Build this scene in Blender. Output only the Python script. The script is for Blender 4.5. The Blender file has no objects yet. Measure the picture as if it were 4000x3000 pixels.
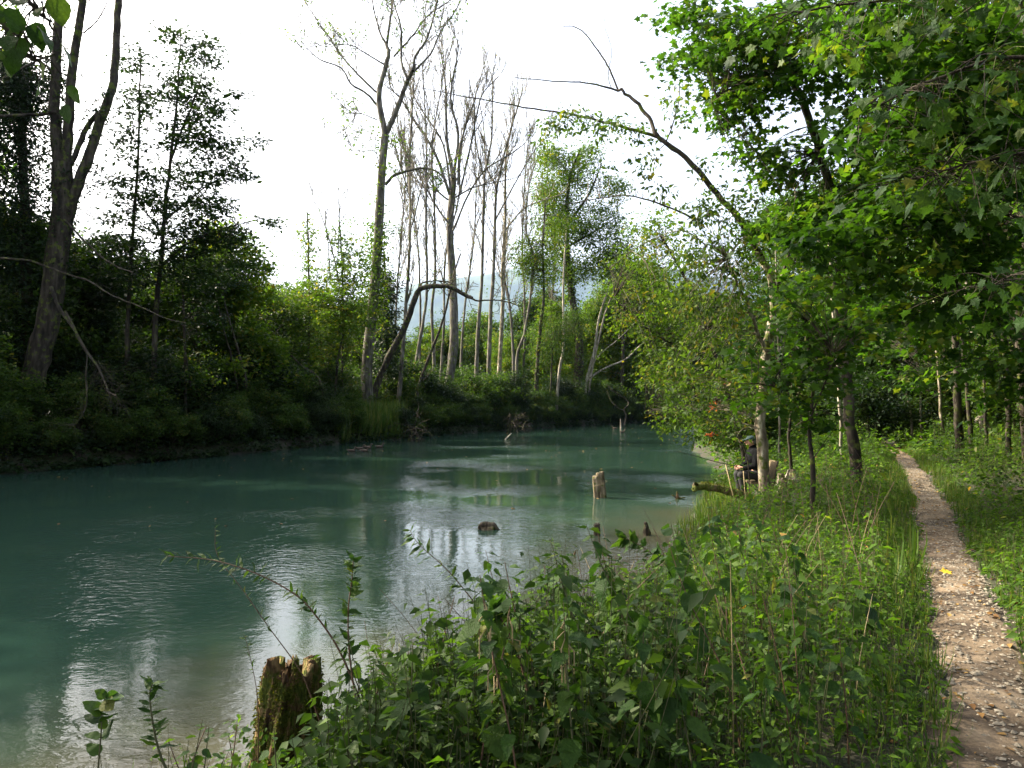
import bpy, math, random
import numpy as np
from mathutils import Vector, Matrix

# ------------------------------------------------------------------ camera, sky, sun, exposure
scn = bpy.context.scene
col = scn.collection
CAMZ, FPX, PITCH = 2.6, 731.0, math.radians(1.41)
cam_d = bpy.data.cameras.new("camera")
cam_d.sensor_width = 36.0
cam_d.lens = 36.0 * FPX / 1024.0
cam_d.clip_start, cam_d.clip_end = 0.05, 20000
cam = bpy.data.objects.new("camera", cam_d)
cam.location = (0, 0, CAMZ)
cam.rotation_euler = (math.pi / 2 + PITCH, 0, 0)
col.objects.link(cam)
scn.camera = cam

SUN_EL, SUN_DIR = math.radians(36), (-0.92, 0.39)        # direction (on the ground) towards the sun
world = bpy.data.worlds.new("World")
scn.world = world
world.use_nodes = True
wn = world.node_tree
wn.nodes.clear()
sky = wn.nodes.new("ShaderNodeTexSky")
sky.sky_type = 'NISHITA'
sky.sun_disc = False
sky.sun_elevation = SUN_EL
sky.sun_rotation = math.atan2(SUN_DIR[0], SUN_DIR[1])
sky.dust_density = 10.0
sky.air_density = 1.0
sky.ozone_density = 1.0
bg = wn.nodes.new("ShaderNodeBackground")
bg.inputs[1].default_value = 0.12
wo = wn.nodes.new("ShaderNodeOutputWorld")
veil = wn.nodes.new("ShaderNodeMix"); veil.data_type = 'RGBA'; veil.blend_type = 'ADD'; veil.inputs[0].default_value = 1.0
veil.clamp_result = False
wtc = wn.nodes.new("ShaderNodeTexCoord")                    # thin high cloud all over the sky, brighter towards the sun
wdt = wn.nodes.new("ShaderNodeVectorMath"); wdt.operation = 'DOT_PRODUCT'
wdt.inputs[1].default_value = Vector((SUN_DIR[0] * math.cos(SUN_EL), SUN_DIR[1] * math.cos(SUN_EL), math.sin(SUN_EL))).normalized()
wn.links.new(wtc.outputs["Generated"], wdt.inputs[0])
wmx = wn.nodes.new("ShaderNodeMath"); wmx.operation = 'MAXIMUM'; wmx.inputs[1].default_value = 0.0; wn.links.new(wdt.outputs["Value"], wmx.inputs[0])
wpw = wn.nodes.new("ShaderNodeMath"); wpw.operation = 'POWER'; wpw.inputs[1].default_value = 3.0; wn.links.new(wmx.outputs[0], wpw.inputs[0])
wnz = wn.nodes.new("ShaderNodeTexNoise"); wnz.inputs["Scale"].default_value = 2.2; wnz.inputs["Detail"].default_value = 5; wn.links.new(wtc.outputs["Generated"], wnz.inputs["Vector"])
wma = wn.nodes.new("ShaderNodeMath"); wma.operation = 'MULTIPLY_ADD'; wma.inputs[1].default_value = 6.0; wma.inputs[2].default_value = -0.25; wn.links.new(wpw.outputs[0], wma.inputs[0])
wsp = wn.nodes.new("ShaderNodeSeparateXYZ"); wn.links.new(wtc.outputs["Generated"], wsp.inputs[0])
wab = wn.nodes.new("ShaderNodeMath"); wab.operation = 'ABSOLUTE'; wn.links.new(wsp.outputs[2], wab.inputs[0])
wa2 = wn.nodes.new("ShaderNodeMath"); wa2.operation = 'ADD'; wa2.inputs[1].default_value = 0.4; wn.links.new(wab.outputs[0], wa2.inputs[0])
wdv = wn.nodes.new("ShaderNodeMath"); wdv.operation = 'DIVIDE'; wdv.inputs[0].default_value = 1.25; wn.links.new(wa2.outputs[0], wdv.inputs[1])   # thin cloud looks thicker towards the horizon
wm2 = wn.nodes.new("ShaderNodeMath"); wm2.operation = 'MULTIPLY_ADD'; wm2.inputs[1].default_value = 0.7; wn.links.new(wnz.outputs[0], wm2.inputs[0]); wn.links.new(wdv.outputs[0], wm2.inputs[2])
wad = wn.nodes.new("ShaderNodeMath"); wad.operation = 'ADD'; wn.links.new(wma.outputs[0], wad.inputs[0]); wn.links.new(wm2.outputs[0], wad.inputs[1])
wcc = wn.nodes.new("ShaderNodeCombineColor")
for q in range(3): wn.links.new(wad.outputs[0], wcc.inputs[q])
wn.links.new(wcc.outputs[0], veil.inputs[7])
wn.links.new(sky.outputs[0], veil.inputs[6]); wn.links.new(veil.outputs[2], bg.inputs[0])
wn.links.new(bg.outputs[0], wo.inputs[0])

sun_d = bpy.data.lights.new("sun", 'SUN')
sun_d.energy = 5.0
sun_d.angle = math.radians(0.6)
sun_d.color = (1.0, 0.89, 0.69)
sun = bpy.data.objects.new("sun", sun_d)
sv = Vector((SUN_DIR[0] * math.cos(SUN_EL), SUN_DIR[1] * math.cos(SUN_EL), math.sin(SUN_EL)))
sun.rotation_euler = sv.to_track_quat('Z', 'Y').to_euler()
sun.location = (-40, 0, 60)
col.objects.link(sun)

scn.view_settings.view_transform = 'Standard'
scn.view_settings.look = 'None'
scn.view_settings.gamma = 1
scn.view_settings.use_curve_mapping = False
scn.view_settings.exposure = 1.72
scn.render.engine = 'CYCLES'
cy = scn.cycles
cy.max_bounces = 5
cy.diffuse_bounces = 3
cy.glossy_bounces = 2
cy.transmission_bounces = 3
cy.transparent_max_bounces = 4
cy.volume_bounces = 0
cy.use_denoising = True
cy.sample_clamp_indirect = 6.0
cy.use_light_tree = False

# ------------------------------------------------------------------ helpers
def rg(s): return np.random.default_rng(s)

_cp, _sp = math.cos(PITCH), math.sin(PITCH)
def P(px, py, d):
    """photo pixel (4000x3000) at ground depth d (metres along +Y) -> world point"""
    u = (px * 0.256 - 512) / FPX
    v = (384 - py * 0.256) / FPX
    t = d / (_cp - v * _sp)
    return np.array([t * u, d, CAMZ + t * (_sp + v * _cp)])
def PX(px, d): return (px * 0.256 - 512) / FPX * d / _cp
def PR(w, d): return 0.5 * w * 0.256 * d / FPX            # half of a photo width, in metres

WATER = np.array([(-62, -42), (-22, -15), (-9, -5), (-4.0, 1.0), (-2.3, 4.3), (0.0, 6.8), (1.7, 9.6), (3.1, 13.4),
                  (4.2, 16.2), (5.4, 20), (8, 28), (10, 39.6), (14, 55), (20, 80), (26, 96),
                  (23, 101), (10.4, 86), (3, 74), (-3.6, 63), (-9.7, 50), (-14.5, 35), (-18.5, 26.5), (-30, 17),
                  (-50, 2), (-78, -18)], float)
def sdist(x, y):
    """signed distance to the shore: > 0 on land"""
    x = np.asarray(x, float); y = np.asarray(y, float)
    best = np.full(x.shape, 1e18); inside = np.zeros(x.shape, bool)
    n = len(WATER)
    for i in range(n):
        ax, ay = WATER[i]; bx, by = WATER[(i + 1) % n]
        dx, dy = bx - ax, by - ay
        t = np.clip(((x - ax) * dx + (y - ay) * dy) / (dx * dx + dy * dy), 0, 1)
        best = np.minimum(best, (x - ax - t * dx) ** 2 + (y - ay - t * dy) ** 2)
        cond = (ay > y) != (by > y)
        with np.errstate(divide='ignore', invalid='ignore'):
            xi = ax + (y - ay) * dx / (dy if dy != 0 else 1e-9)
        inside ^= cond & (x < xi)
    s = np.sqrt(best)
    return np.where(inside, -s, s)
PATH = np.array([(-6, -16), (-1.5, -8), (0.6, -3), (1.3, 0), (2.18, 3.2), (2.75, 4.24), (3.63, 5.94), (5.04, 8.6),
                 (6.85, 12.0), (9.0, 16.3), (12.1, 22.9), (15.2, 30), (19.0, 39), (23, 52), (27, 70)], float)
def pdist(x, y):
    x = np.asarray(x, float); y = np.asarray(y, float)
    best = np.full(x.shape, 1e18)
    for i in range(len(PATH) - 1):
        ax, ay = PATH[i]; bx, by = PATH[i + 1]
        dx, dy = bx - ax, by - ay
        t = np.clip(((x - ax) * dx + (y - ay) * dy) / (dx * dx + dy * dy), 0, 1)
        best = np.minimum(best, (x - ax - t * dx) ** 2 + (y - ay - t * dy) ** 2)
    return np.sqrt(best)
def sst(e0, e1, x):
    t = np.clip((x - e0) / (e1 - e0), 0, 1)
    return t * t * (3 - 2 * t)
def midline(y): return np.interp(y, [-40, 0, 26, 40, 60, 80, 100, 101], [-75, -40, -5, -1, 6, 13.5, 24, 24])
def terr(x, y):
    x = np.asarray(x, float); y = np.asarray(y, float)
    s = sdist(x, y) + 0.25 * np.sin(x * 1.3 + y * 0.7) * np.sin(y * 1.1 - x * 0.4) + 0.08 * np.sin(x * 4.1) * np.sin(y * 3.7)
    left = sst(0, 3, midline(y) - x)                      # far (left) bank
    z = 0.98 * sst(-0.4, 2.5, s) + 0.02
    zl = 1.35 * sst(-1.4, 2.0, s) + 0.02
    z = z * (1 - left) + zl * left
    pd = pdist(x, y)
    right = sst(0.5, 6, pd) * sst(3, 8, s) * (1 - left)
    z = z + 0.45 * right
    z = z + (0.05 * np.sin(x * 0.9 + 1) * np.sin(y * 0.8) + 0.02 * np.sin(x * 3.3) * np.sin(y * 2.9 + 2)) * sst(0.5, 2, s)
    z = z - 0.05 * (1 - sst(0.2, 0.55, pd)) * sst(0.5, 1.5, s)
    z = z + 0.0035 * np.clip(s - 60, 0, 3000) ** 0.8
    under = -0.05 + 0.28 * np.clip(s, -6, 0)
    return np.where(s < -0.05, np.minimum(under, 0.02), z)
def T(x, y): return float(terr(x, y))

def link(o, parent=None):
    col.objects.link(o)
    if parent is not None: o.parent = parent
    return o
def tag(o, label=None, cat=None, group=None, kind=None):
    if label: o["label"] = label
    if cat: o["category"] = cat
    if group: o["group"] = group
    if kind: o["kind"] = kind
    return o
def empty(name, loc, label, cat, group=None, rz=0.0):
    o = bpy.data.objects.new(name, None)
    o.empty_display_size = 0.3
    o.location = tuple(loc); o.rotation_euler = (0, 0, rz)
    link(o)
    return tag(o, label, cat, group)

class Geo:
    def __init__(s): s.V = []; s.Q = []; s.T = []; s.n = 0
    def add(s, V, Q=None, Tr=None):
        s.V.append(np.asarray(V, float).reshape(-1, 3))
        if Q is not None and len(Q): s.Q.append(np.asarray(Q, int) + s.n)
        if Tr is not None and len(Tr): s.T.append(np.asarray(Tr, int) + s.n)
        s.n += len(s.V[-1])
    def tube(s, Pt, R, sides=6, cap=False, jag=0.0, rng=None):
        Pt = np.asarray(Pt, float); R = np.broadcast_to(np.asarray(R, float), (len(Pt),))
        n = len(Pt)
        Tn = np.gradient(Pt, axis=0)
        Tn /= np.linalg.norm(Tn, axis=1, keepdims=True) + 1e-12
        m = Pt[-1] - Pt[0]; m = m / (np.linalg.norm(m) + 1e-12)
        ref = np.array([0.0, 1.0, 0.0]) if abs(m[1]) < 0.75 else np.array([1.0, 0.0, 0.0])
        U = np.cross(Tn, ref); U /= np.linalg.norm(U, axis=1, keepdims=True) + 1e-12
        W = np.cross(Tn, U)
        a = np.arange(sides) * 2 * math.pi / sides
        Rr = R[:, None] * np.ones((n, sides))
        if jag and rng is not None: Rr = Rr * (1 + jag * rng.normal(0, 1, (n, sides)))
        V = Pt[:, None, :] + Rr[:, :, None] * (np.cos(a)[None, :, None] * U[:, None, :] + np.sin(a)[None, :, None] * W[:, None, :])
        i = np.arange(n - 1)[:, None] * sides; j = np.arange(sides)[None, :]; k = (j + 1) % sides
        Q = np.stack([i + j, i + k, i + sides + k, i + sides + j], -1).reshape(-1, 4)
        V = V.reshape(-1, 3); Tr = None
        if cap:
            V = np.vstack([V, Pt[0], Pt[-1]]); b = (n - 1) * sides; jj = np.arange(sides); kk = (jj + 1) % sides
            Tr = np.vstack([np.stack([kk, jj, np.full(sides, n * sides)], -1),
                            np.stack([b + jj, b + kk, np.full(sides, n * sides + 1)], -1)])
        s.add(V, Q, Tr)
    def capsule(s, p0, p1, r0, r1, sides=14):
        p0 = np.asarray(p0, float); p1 = np.asarray(p1, float)
        d = p1 - p0; L = np.linalg.norm(d)
        d = d / L if L > 1e-9 else np.array([0, 0, 1.0])
        pts = []; rr = []
        for a in np.linspace(-math.pi / 2 + 0.12, 0, 6): pts.append(p0 + d * r0 * math.sin(a)); rr.append(r0 * math.cos(a))
        for a in np.linspace(0, math.pi / 2 - 0.12, 6): pts.append(p1 + d * r1 * math.sin(a)); rr.append(r1 * math.cos(a))
        if L < 1e-6: del pts[6]; del rr[6]
        s.tube(pts, rr, sides, cap=True)
    def ellipsoid(s, c, r, seg=16, rings=10):
        th = np.linspace(0.05, math.pi - 0.05, rings); a = np.arange(seg) * 2 * math.pi / seg
        V = np.stack([np.sin(th)[:, None] * np.cos(a), np.sin(th)[:, None] * np.sin(a), np.cos(th)[:, None] * np.ones(seg)], -1)
        V = V * np.asarray(r, float) + np.asarray(c, float)
        i = np.arange(rings - 1)[:, None] * seg; j = np.arange(seg)[None]; k = (j + 1) % seg
        Q = np.stack([i + j, i + seg + j, i + seg + k, i + k], -1).reshape(-1, 4)
        V = V.reshape(-1, 3); n0 = rings * seg
        V = np.vstack([V, np.asarray(c) + np.array([0, 0, r[2]]), np.asarray(c) - np.array([0, 0, r[2]])])
        jj = np.arange(seg); kk = (jj + 1) % seg; b = (rings - 1) * seg
        Tr = np.vstack([np.stack([jj, kk, np.full(seg, n0)], -1), np.stack([b + kk, b + jj, np.full(seg, n0 + 1)], -1)])
        s.add(V, Q, Tr)
    def box(s, c, h, rot=None):
        c = np.asarray(c, float); h = np.asarray(h, float)
        V = np.array([(x, y, z) for x in (-1, 1) for y in (-1, 1) for z in (-1, 1)], float) * h
        if rot is not None: V = V @ np.asarray(rot).T
        s.add(V + c, [(0, 1, 3, 2), (4, 6, 7, 5), (0, 4, 5, 1), (2, 3, 7, 6), (0, 2, 6, 4), (1, 5, 7, 3)])
    def mesh(s, name, mat, smooth=True, attrs=None):
        V = np.vstack(s.V) if s.V else np.zeros((0, 3))
        Q = np.vstack(s.Q) if s.Q else np.zeros((0, 4), int)
        Tr = np.vstack(s.T) if s.T else np.zeros((0, 3), int)
        return make_mesh(name, V, Q, Tr, mat, smooth, attrs)
    def build(s, name, mat, parent=None, smooth=True, attrs=None):
        return link(bpy.data.objects.new(name, s.mesh(name, mat, smooth, attrs)), parent)

def make_mesh(name, V, Q, Tr, mat, smooth=True, attrs=None):
    me = bpy.data.meshes.new(name)
    nq, nt = len(Q), len(Tr)
    me.vertices.add(len(V)); me.vertices.foreach_set("co", np.ascontiguousarray(V, np.float32).ravel())
    li = np.concatenate([np.asarray(Q, np.int32).ravel(), np.asarray(Tr, np.int32).ravel()])
    me.loops.add(len(li)); me.loops.foreach_set("vertex_index", li.astype(np.int32))
    me.polygons.add(nq + nt)
    st = np.concatenate([np.arange(nq) * 4, nq * 4 + np.arange(nt) * 3]).astype(np.int32)
    me.polygons.foreach_set("loop_start", st)
    me.polygons.foreach_set("use_smooth", np.full(nq + nt, smooth, bool))
    for k, a in (attrs or {}).items():
        at = me.attributes.new(k, 'FLOAT', 'POINT'); at.data.foreach_set("value", np.asarray(a, np.float32))
    if mat: me.materials.append(mat)
    me.update(calc_edges=True)
    return me

def cr(pts, k=4):
    """Catmull-Rom subdivision of a control polyline"""
    p = np.asarray(pts, float)
    if len(p) < 2: return p
    e = np.vstack([2 * p[0] - p[1], p, 2 * p[-1] - p[-2]])
    out = []
    for i in range(1, len(e) - 2):
        t = np.linspace(0, 1, k, endpoint=False)[:, None]
        a, b, c, d = e[i - 1], e[i], e[i + 1], e[i + 2]
        out.append(0.5 * ((2 * b) + (-a + c) * t + (2 * a - 5 * b + 4 * c - d) * t ** 2 + (-a + 3 * b - 3 * c + d) * t ** 3))
    out.append(p[-1][None])
    return np.vstack(out)
def along(Pt, t):
    t = min(max(t, 0), 0.9999) * (len(Pt) - 1); i = int(t); f = t - i
    return Pt[i] * (1 - f) + Pt[i + 1] * f
def alongR(R, t):
    t = min(max(t, 0), 0.9999) * (len(R) - 1); i = int(t); f = t - i
    return R[i] * (1 - f) + R[i + 1] * f
def unit(v):
    v = np.asarray(v, float); return v / (np.linalg.norm(v) + 1e-12)

def sprout(g, Pt, R, rng, n, L0, lvl, tips, up=0.25, ang=0.8, t0=0.25, sub=4, side=5, wob=0.16, taper=0.5, rk=0.011, rmin=0.0015):
    Pt = np.asarray(Pt); R = np.broadcast_to(np.asarray(R, float), (len(Pt),))
    for i in range(n):
        t = t0 + (1 - t0) * (i + rng.random()) / n
        p = along(Pt, t)
        tg = unit(along(Pt, min(t + 0.08, 1)) - along(Pt, max(t - 0.08, 0)))
        rv = unit(rng.normal(0, 1, 3)); rv = unit(rv - tg * rv.dot(tg))
        a = ang * (0.7 + 0.6 * rng.random())
        d = unit(tg * math.cos(a) + rv * math.sin(a) + np.array([0, 0, up * 0.5]))
        L = L0 * (1 - taper * t) * (0.6 + 0.8 * rng.random())
        m = 5 if lvl > 0 else 4
        pts = [p]
        for _ in range(m - 1):
            d = unit(d + rng.normal(0, wob, 3) + np.array([0, 0, up * 0.35]))
            pts.append(pts[-1] + d * L / (m - 1))
        pts = np.array(pts)
        r0 = min(alongR(R, t) * 0.62, L * rk + 0.002)
        r0 = max(r0, rmin * 1.6); rr = np.linspace(r0, max(r0 * 0.25, rmin), m)
        if g is not None: g.tube(pts, rr, side if lvl > 0 else 3)
        if lvl > 0:
            sprout(g, pts, rr, rng, sub, L0 * 0.5, lvl - 1, tips, up, ang, 0.25, sub, max(3, side - 1), wob, taper, rk, rmin)
        tips.append(pts)

# leaf templates: (verts, tris); +Y is towards the tip, +Z the upper side
def _card():
    V = np.array([(0, 0, 0), (-0.3, 0.45, 0.07), (0, 1, -0.08), (0.3, 0.45, 0.07)]); return V, np.array([(0, 3, 2), (0, 2, 1)])
def _oval():
    V = np.array([(0, 0, 0), (-0.25, 0.28, 0.05), (-0.19, 0.62, 0.0), (0, 1, -0.2), (0.19, 0.62, 0.0), (0.25, 0.28, 0.05), (0, 0.45, -0.03)])
    return V, np.array([(0, 6, 1), (1, 6, 2), (2, 6, 3), (3, 6, 4), (4, 6, 5), (5, 6, 0)])
def _oval4():
    V = np.array([(0, 0, 0), (-0.25, 0.38, 0.05), (0, 1, -0.18), (0.25, 0.38, 0.05), (0, 0.45, -0.03)]); return V, np.array([(0, 3, 4), (0, 4, 1), (4, 3, 2), (4, 2, 1)])
def _maple():
    O = [(0, 0), (0.16, 0.02), (0.42, -0.02), (0.34, 0.2), (0.6, 0.42), (0.34, 0.45), (0.3, 0.6), (0.14, 0.66), (0, 1.0)]
    O = O + [(-x, y) for x, y in O[-2:0:-1]]
    V = [(x, y, 0.05 * abs(x) - 0.16 * y * y + 0.04 * math.sin(9 * x)) for x, y in O] + [(0, 0.33, 0.0)]
    n = len(O)
    return np.array(V), np.array([(n, (i + 1) % n, i) for i in range(n)])
def _maple_lo():
    O = [(0, 0), (0.4, 0.0), (0.3, 0.22), (0.56, 0.45), (0.24, 0.55), (0, 1.0), (-0.24, 0.55), (-0.56, 0.45), (-0.3, 0.22), (-0.4, 0.0)]
    V = [(x, y, 0.05 * abs(x) - 0.14 * y * y) for x, y in O] + [(0, 0.35, 0.0)]
    n = len(O)
    return np.array(V), np.array([(n, (i + 1) % n, i) for i in range(n)])
def _blade():
    V = np.array([(-0.02, 0, 0), (0.02, 0, 0), (-0.018, 0.4, 0.0), (0.018, 0.4, 0.0), (-0.01, 0.75, -0.08), (0.01, 0.75, -0.08), (0, 1, -0.25)])
    return V, np.array([(0, 1, 3), (0, 3, 2), (2, 3, 5), (2, 5, 4), (4, 5, 6)])
TPL = dict(card=_card(), oval=_oval(), oval4=_oval4(), maple=_maple(), maple_lo=_maple_lo(), blade=_blade())

def leaf_arrays(pos, dr, nr, size, tpl):
    V0, T0 = TPL[tpl]
    pos = np.asarray(pos, float); n = len(pos)
    dr = dr / (np.linalg.norm(dr, axis=1, keepdims=True) + 1e-9)
    nr = nr - dr * np.sum(nr * dr, 1, keepdims=True); nr /= np.linalg.norm(nr, axis=1, keepdims=True) + 1e-9
    xr = np.cross(dr, nr)
    size = np.broadcast_to(np.asarray(size, float), (n,))
    V = pos[:, None] + size[:, None, None] * (V0[None, :, 0:1] * xr[:, None] + V0[None, :, 1:2] * dr[:, None] + V0[None, :, 2:3] * nr[:, None])
    Tr = T0[None] + (np.arange(n) * len(V0))[:, None, None]
    return V.reshape(-1, 3), Tr.reshape(-1, 3), len(V0)
class Leaves:
    def __init__(s): s.p = []; s.d = []; s.n = []; s.s = []; s.v = []
    def add(s, pos, rng, size, droop=0.35, tilt=0.45, out=None, var=None, sj=0.3):
        pos = np.asarray(pos, float); n = len(pos)
        if n == 0: return
        h = rng.normal(0, 1, (n, 3)); h[:, 2] = -droop + 0.4 * rng.normal(0, 1, n)
        if out is not None: h += out
        nn = np.array([0, 0, 1.0]) + tilt * rng.normal(0, 1, (n, 3))
        s.p.append(pos); s.d.append(h); s.n.append(nn)
        s.s.append(np.broadcast_to(size, (n,)) * np.clip(1 + sj * rng.normal(0, 1, n), 0.45, 1.7))
        vv = rng.random(n) if var is None else np.clip(var + 0.28 * (rng.random(n) - 0.5), 0, 1)
        s.v.append(vv)
    def count(s): return sum(len(a) for a in s.p)
    def mesh(s, name, mat, tpl):
        V, Tr, k = leaf_arrays(np.vstack(s.p), np.vstack(s.d), np.vstack(s.n), np.concatenate(s.s), tpl)
        return make_mesh(name, V, np.zeros((0, 4), int), Tr, mat, tpl in ('oval', 'oval4', 'maple'), {"v": np.repeat(np.concatenate(s.v), k)})
    def build(s, name, mat, tpl, parent=None):
        return link(bpy.data.objects.new(name, s.mesh(name, mat, tpl)), parent)
def tips_leaves(L, tips, rng, k, size, spread, flat=0.6, **kw):
    if not tips: return
    n = len(tips)
    for t in tips:
        tt = 0.25 + 0.75 * rng.random(k)
        idx = tt * (len(t) - 1); i = np.minimum(idx.astype(int), len(t) - 2); f = (idx - i)[:, None]
        pos = t[i] * (1 - f) + t[i + 1] * f + rng.normal(0, 1, (k, 3)) * np.array([spread, spread, spread * flat])
        L.add(pos, rng, size, var=rng.random(), **kw)

# ------------------------------------------------------------------ materials
def newmat(name):
    m = bpy.data.materials.new(name); m.use_nodes = True
    nt = m.node_tree; nt.nodes.clear()
    out = nt.nodes.new("ShaderNodeOutputMaterial")
    return m, nt, out
def nd(nt, t, **kw):
    n = nt.nodes.new(t)
    for k, v in kw.items():
        if isinstance(k, str) and k.startswith("i_"): n.inputs[k[2:].replace("_", " ")].default_value = v
        else: setattr(n, k, v)
    return n
def ramp(nt, stops):
    r = nt.nodes.new("ShaderNodeValToRGB")
    e = r.color_ramp.elements
    while len(e) < len(stops): e.new(0.5)
    for el, (p, c) in zip(e, stops): el.position = p; el.color = (*c, 1)
    return r
def leafmat(name, stops, trans=0.36, rough=0.5, spec=0.13, tcol=1.8, gain=0.68):
    m, nt, out = newmat(name); L = nt.links.new
    at = nd(nt, "ShaderNodeAttribute", attribute_name="v")
    r = ramp(nt, [(p, tuple(x * gain for x in c)) for p, c in stops]); L(at.outputs["Fac"], r.inputs[0])
    pb = nd(nt, "ShaderNodeBsdfPrincipled"); pb.inputs["Roughness"].default_value = rough
    pb.inputs["Specular IOR Level"].default_value = spec
    L(r.outputs[0], pb.inputs["Base Color"])
    mul = nd(nt, "ShaderNodeMix", data_type='RGBA', blend_type='MULTIPLY'); mul.inputs[0].default_value = 1
    mul.inputs[7].default_value = (tcol * 1.1, tcol * 1.18, tcol * 0.38, 1); mul.clamp_result = False
    L(r.outputs[0], mul.inputs[6])
    tr = nd(nt, "ShaderNodeBsdfTranslucent"); L(mul.outputs[2], tr.inputs[0])
    mx = nd(nt, "ShaderNodeMixShader"); mx.inputs[0].default_value = trans
    L(pb.outputs[0], mx.inputs[1]); L(tr.outputs[0], mx.inputs[2]); L(mx.outputs[0], out.inputs[0])
    return m
M = {}
M['leaf_maple'] = leafmat("maple_leaf", [(0, (0.018, 0.05, 0.008)), (0.5, (0.036, 0.088, 0.01)), (0.93, (0.062, 0.125, 0.014)), (1.0, (0.11, 0.14, 0.018))], 0.46, gain=0.85)
M['leaf_linden'] = leafmat("linden_leaf", [(0, (0.03, 0.062, 0.013)), (0.55, (0.058, 0.105, 0.018)), (0.94, (0.1, 0.15, 0.024)), (1.0, (0.17, 0.15, 0.03))], 0.42, gain=0.85)
M['leaf_yellow'] = leafmat("yellowish_leaf", [(0, (0.035, 0.065, 0.009)), (0.5, (0.056, 0.11, 0.011)), (0.9, (0.095, 0.145, 0.016)), (1.0, (0.17, 0.15, 0.02))], 0.44, gain=0.85)
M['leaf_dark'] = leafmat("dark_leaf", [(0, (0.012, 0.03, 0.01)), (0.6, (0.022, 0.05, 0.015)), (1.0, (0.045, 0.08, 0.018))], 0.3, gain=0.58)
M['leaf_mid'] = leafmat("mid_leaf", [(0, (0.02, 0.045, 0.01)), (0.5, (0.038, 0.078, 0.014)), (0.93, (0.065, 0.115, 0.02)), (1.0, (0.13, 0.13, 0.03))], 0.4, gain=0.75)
M['leaf_ivy'] = leafmat("ivy_leaf", [(0, (0.012, 0.03, 0.012)), (1.0, (0.035, 0.065, 0.02))], 0.12, 0.45)
M['leaf_herb'] = leafmat("herb_leaf", [(0, (0.028, 0.062, 0.009)), (0.5, (0.052, 0.108, 0.012)), (0.92, (0.09, 0.158, 0.018)), (0.98, (0.16, 0.18, 0.03)), (1.0, (0.25, 0.15, 0.04))], 0.42, 0.55, 0.14, gain=0.98)
M['leaf_dry'] = leafmat("dry_leaf", [(0, (0.12, 0.06, 0.025)), (0.5, (0.25, 0.14, 0.05)), (1.0, (0.45, 0.3, 0.1))], 0.1, 0.7)
M['grass'] = leafmat("grass_blade", [(0, (0.04, 0.09, 0.015)), (0.6, (0.08, 0.15, 0.025)), (1.0, (0.2, 0.2, 0.06))], 0.3)

def nettle_mat():
    m, nt, out = newmat("nettle_leaf"); L = nt.links.new
    oi = nd(nt, "ShaderNodeObjectInfo")
    r = ramp(nt, [(0, (0.016, 0.045, 0.01)), (0.5, (0.03, 0.075, 0.014)), (0.97, (0.048, 0.095, 0.016)), (1.0, (0.12, 0.13, 0.03))])
    L(oi.outputs["Random"], r.inputs[0])
    tc = nd(nt, "ShaderNodeTexCoord")
    wv = nd(nt, "ShaderNodeTexNoise"); wv.inputs["Scale"].default_value = 14.0
    L(tc.outputs["Object"], wv.inputs["Vector"])
    nz = nd(nt, "ShaderNodeTexNoise"); nz.inputs["Scale"].default_value = 9
    L(tc.outputs["Object"], nz.inputs["Vector"])
    mm = nd(nt, "ShaderNodeMix", data_type='RGBA', blend_type='MULTIPLY'); mm.inputs[0].default_value = 0.6
    rr = ramp(nt, [(0.3, (0.6, 0.6, 0.6)), (0.7, (1.25, 1.2, 1.0))]); L(nz.outputs[0], rr.inputs[0])
    L(r.outputs[0], mm.inputs[6]); L(rr.outputs[0], mm.inputs[7])
    bp = nd(nt, "ShaderNodeBump"); bp.inputs["Strength"].default_value = 0.35; bp.inputs["Distance"].default_value = 0.02
    L(wv.outputs["Fac"], bp.inputs["Height"])
    pb = nd(nt, "ShaderNodeBsdfPrincipled"); pb.inputs["Roughness"].default_value = 0.5; pb.inputs["Specular IOR Level"].default_value = 0.15
    L(mm.outputs[2], pb.inputs["Base Color"]); L(bp.outputs[0], pb.inputs["Normal"])
    tr = nd(nt, "ShaderNodeBsdfTranslucent")
    m2 = nd(nt, "ShaderNodeMix", data_type='RGBA', blend_type='MULTIPLY'); m2.inputs[0].default_value = 1
    m2.inputs[7].default_value = (1.9, 1.8, 0.7, 1); L(mm.outputs[2], m2.inputs[6]); L(m2.outputs[2], tr.inputs[0])
    mx = nd(nt, "ShaderNodeMixShader"); mx.inputs[0].default_value = 0.36
    L(pb.outputs[0], mx.inputs[1]); L(tr.outputs[0], mx.inputs[2]); L(mx.outputs[0], out.inputs[0])
    return m
M['nettle'] = nettle_mat()

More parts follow.
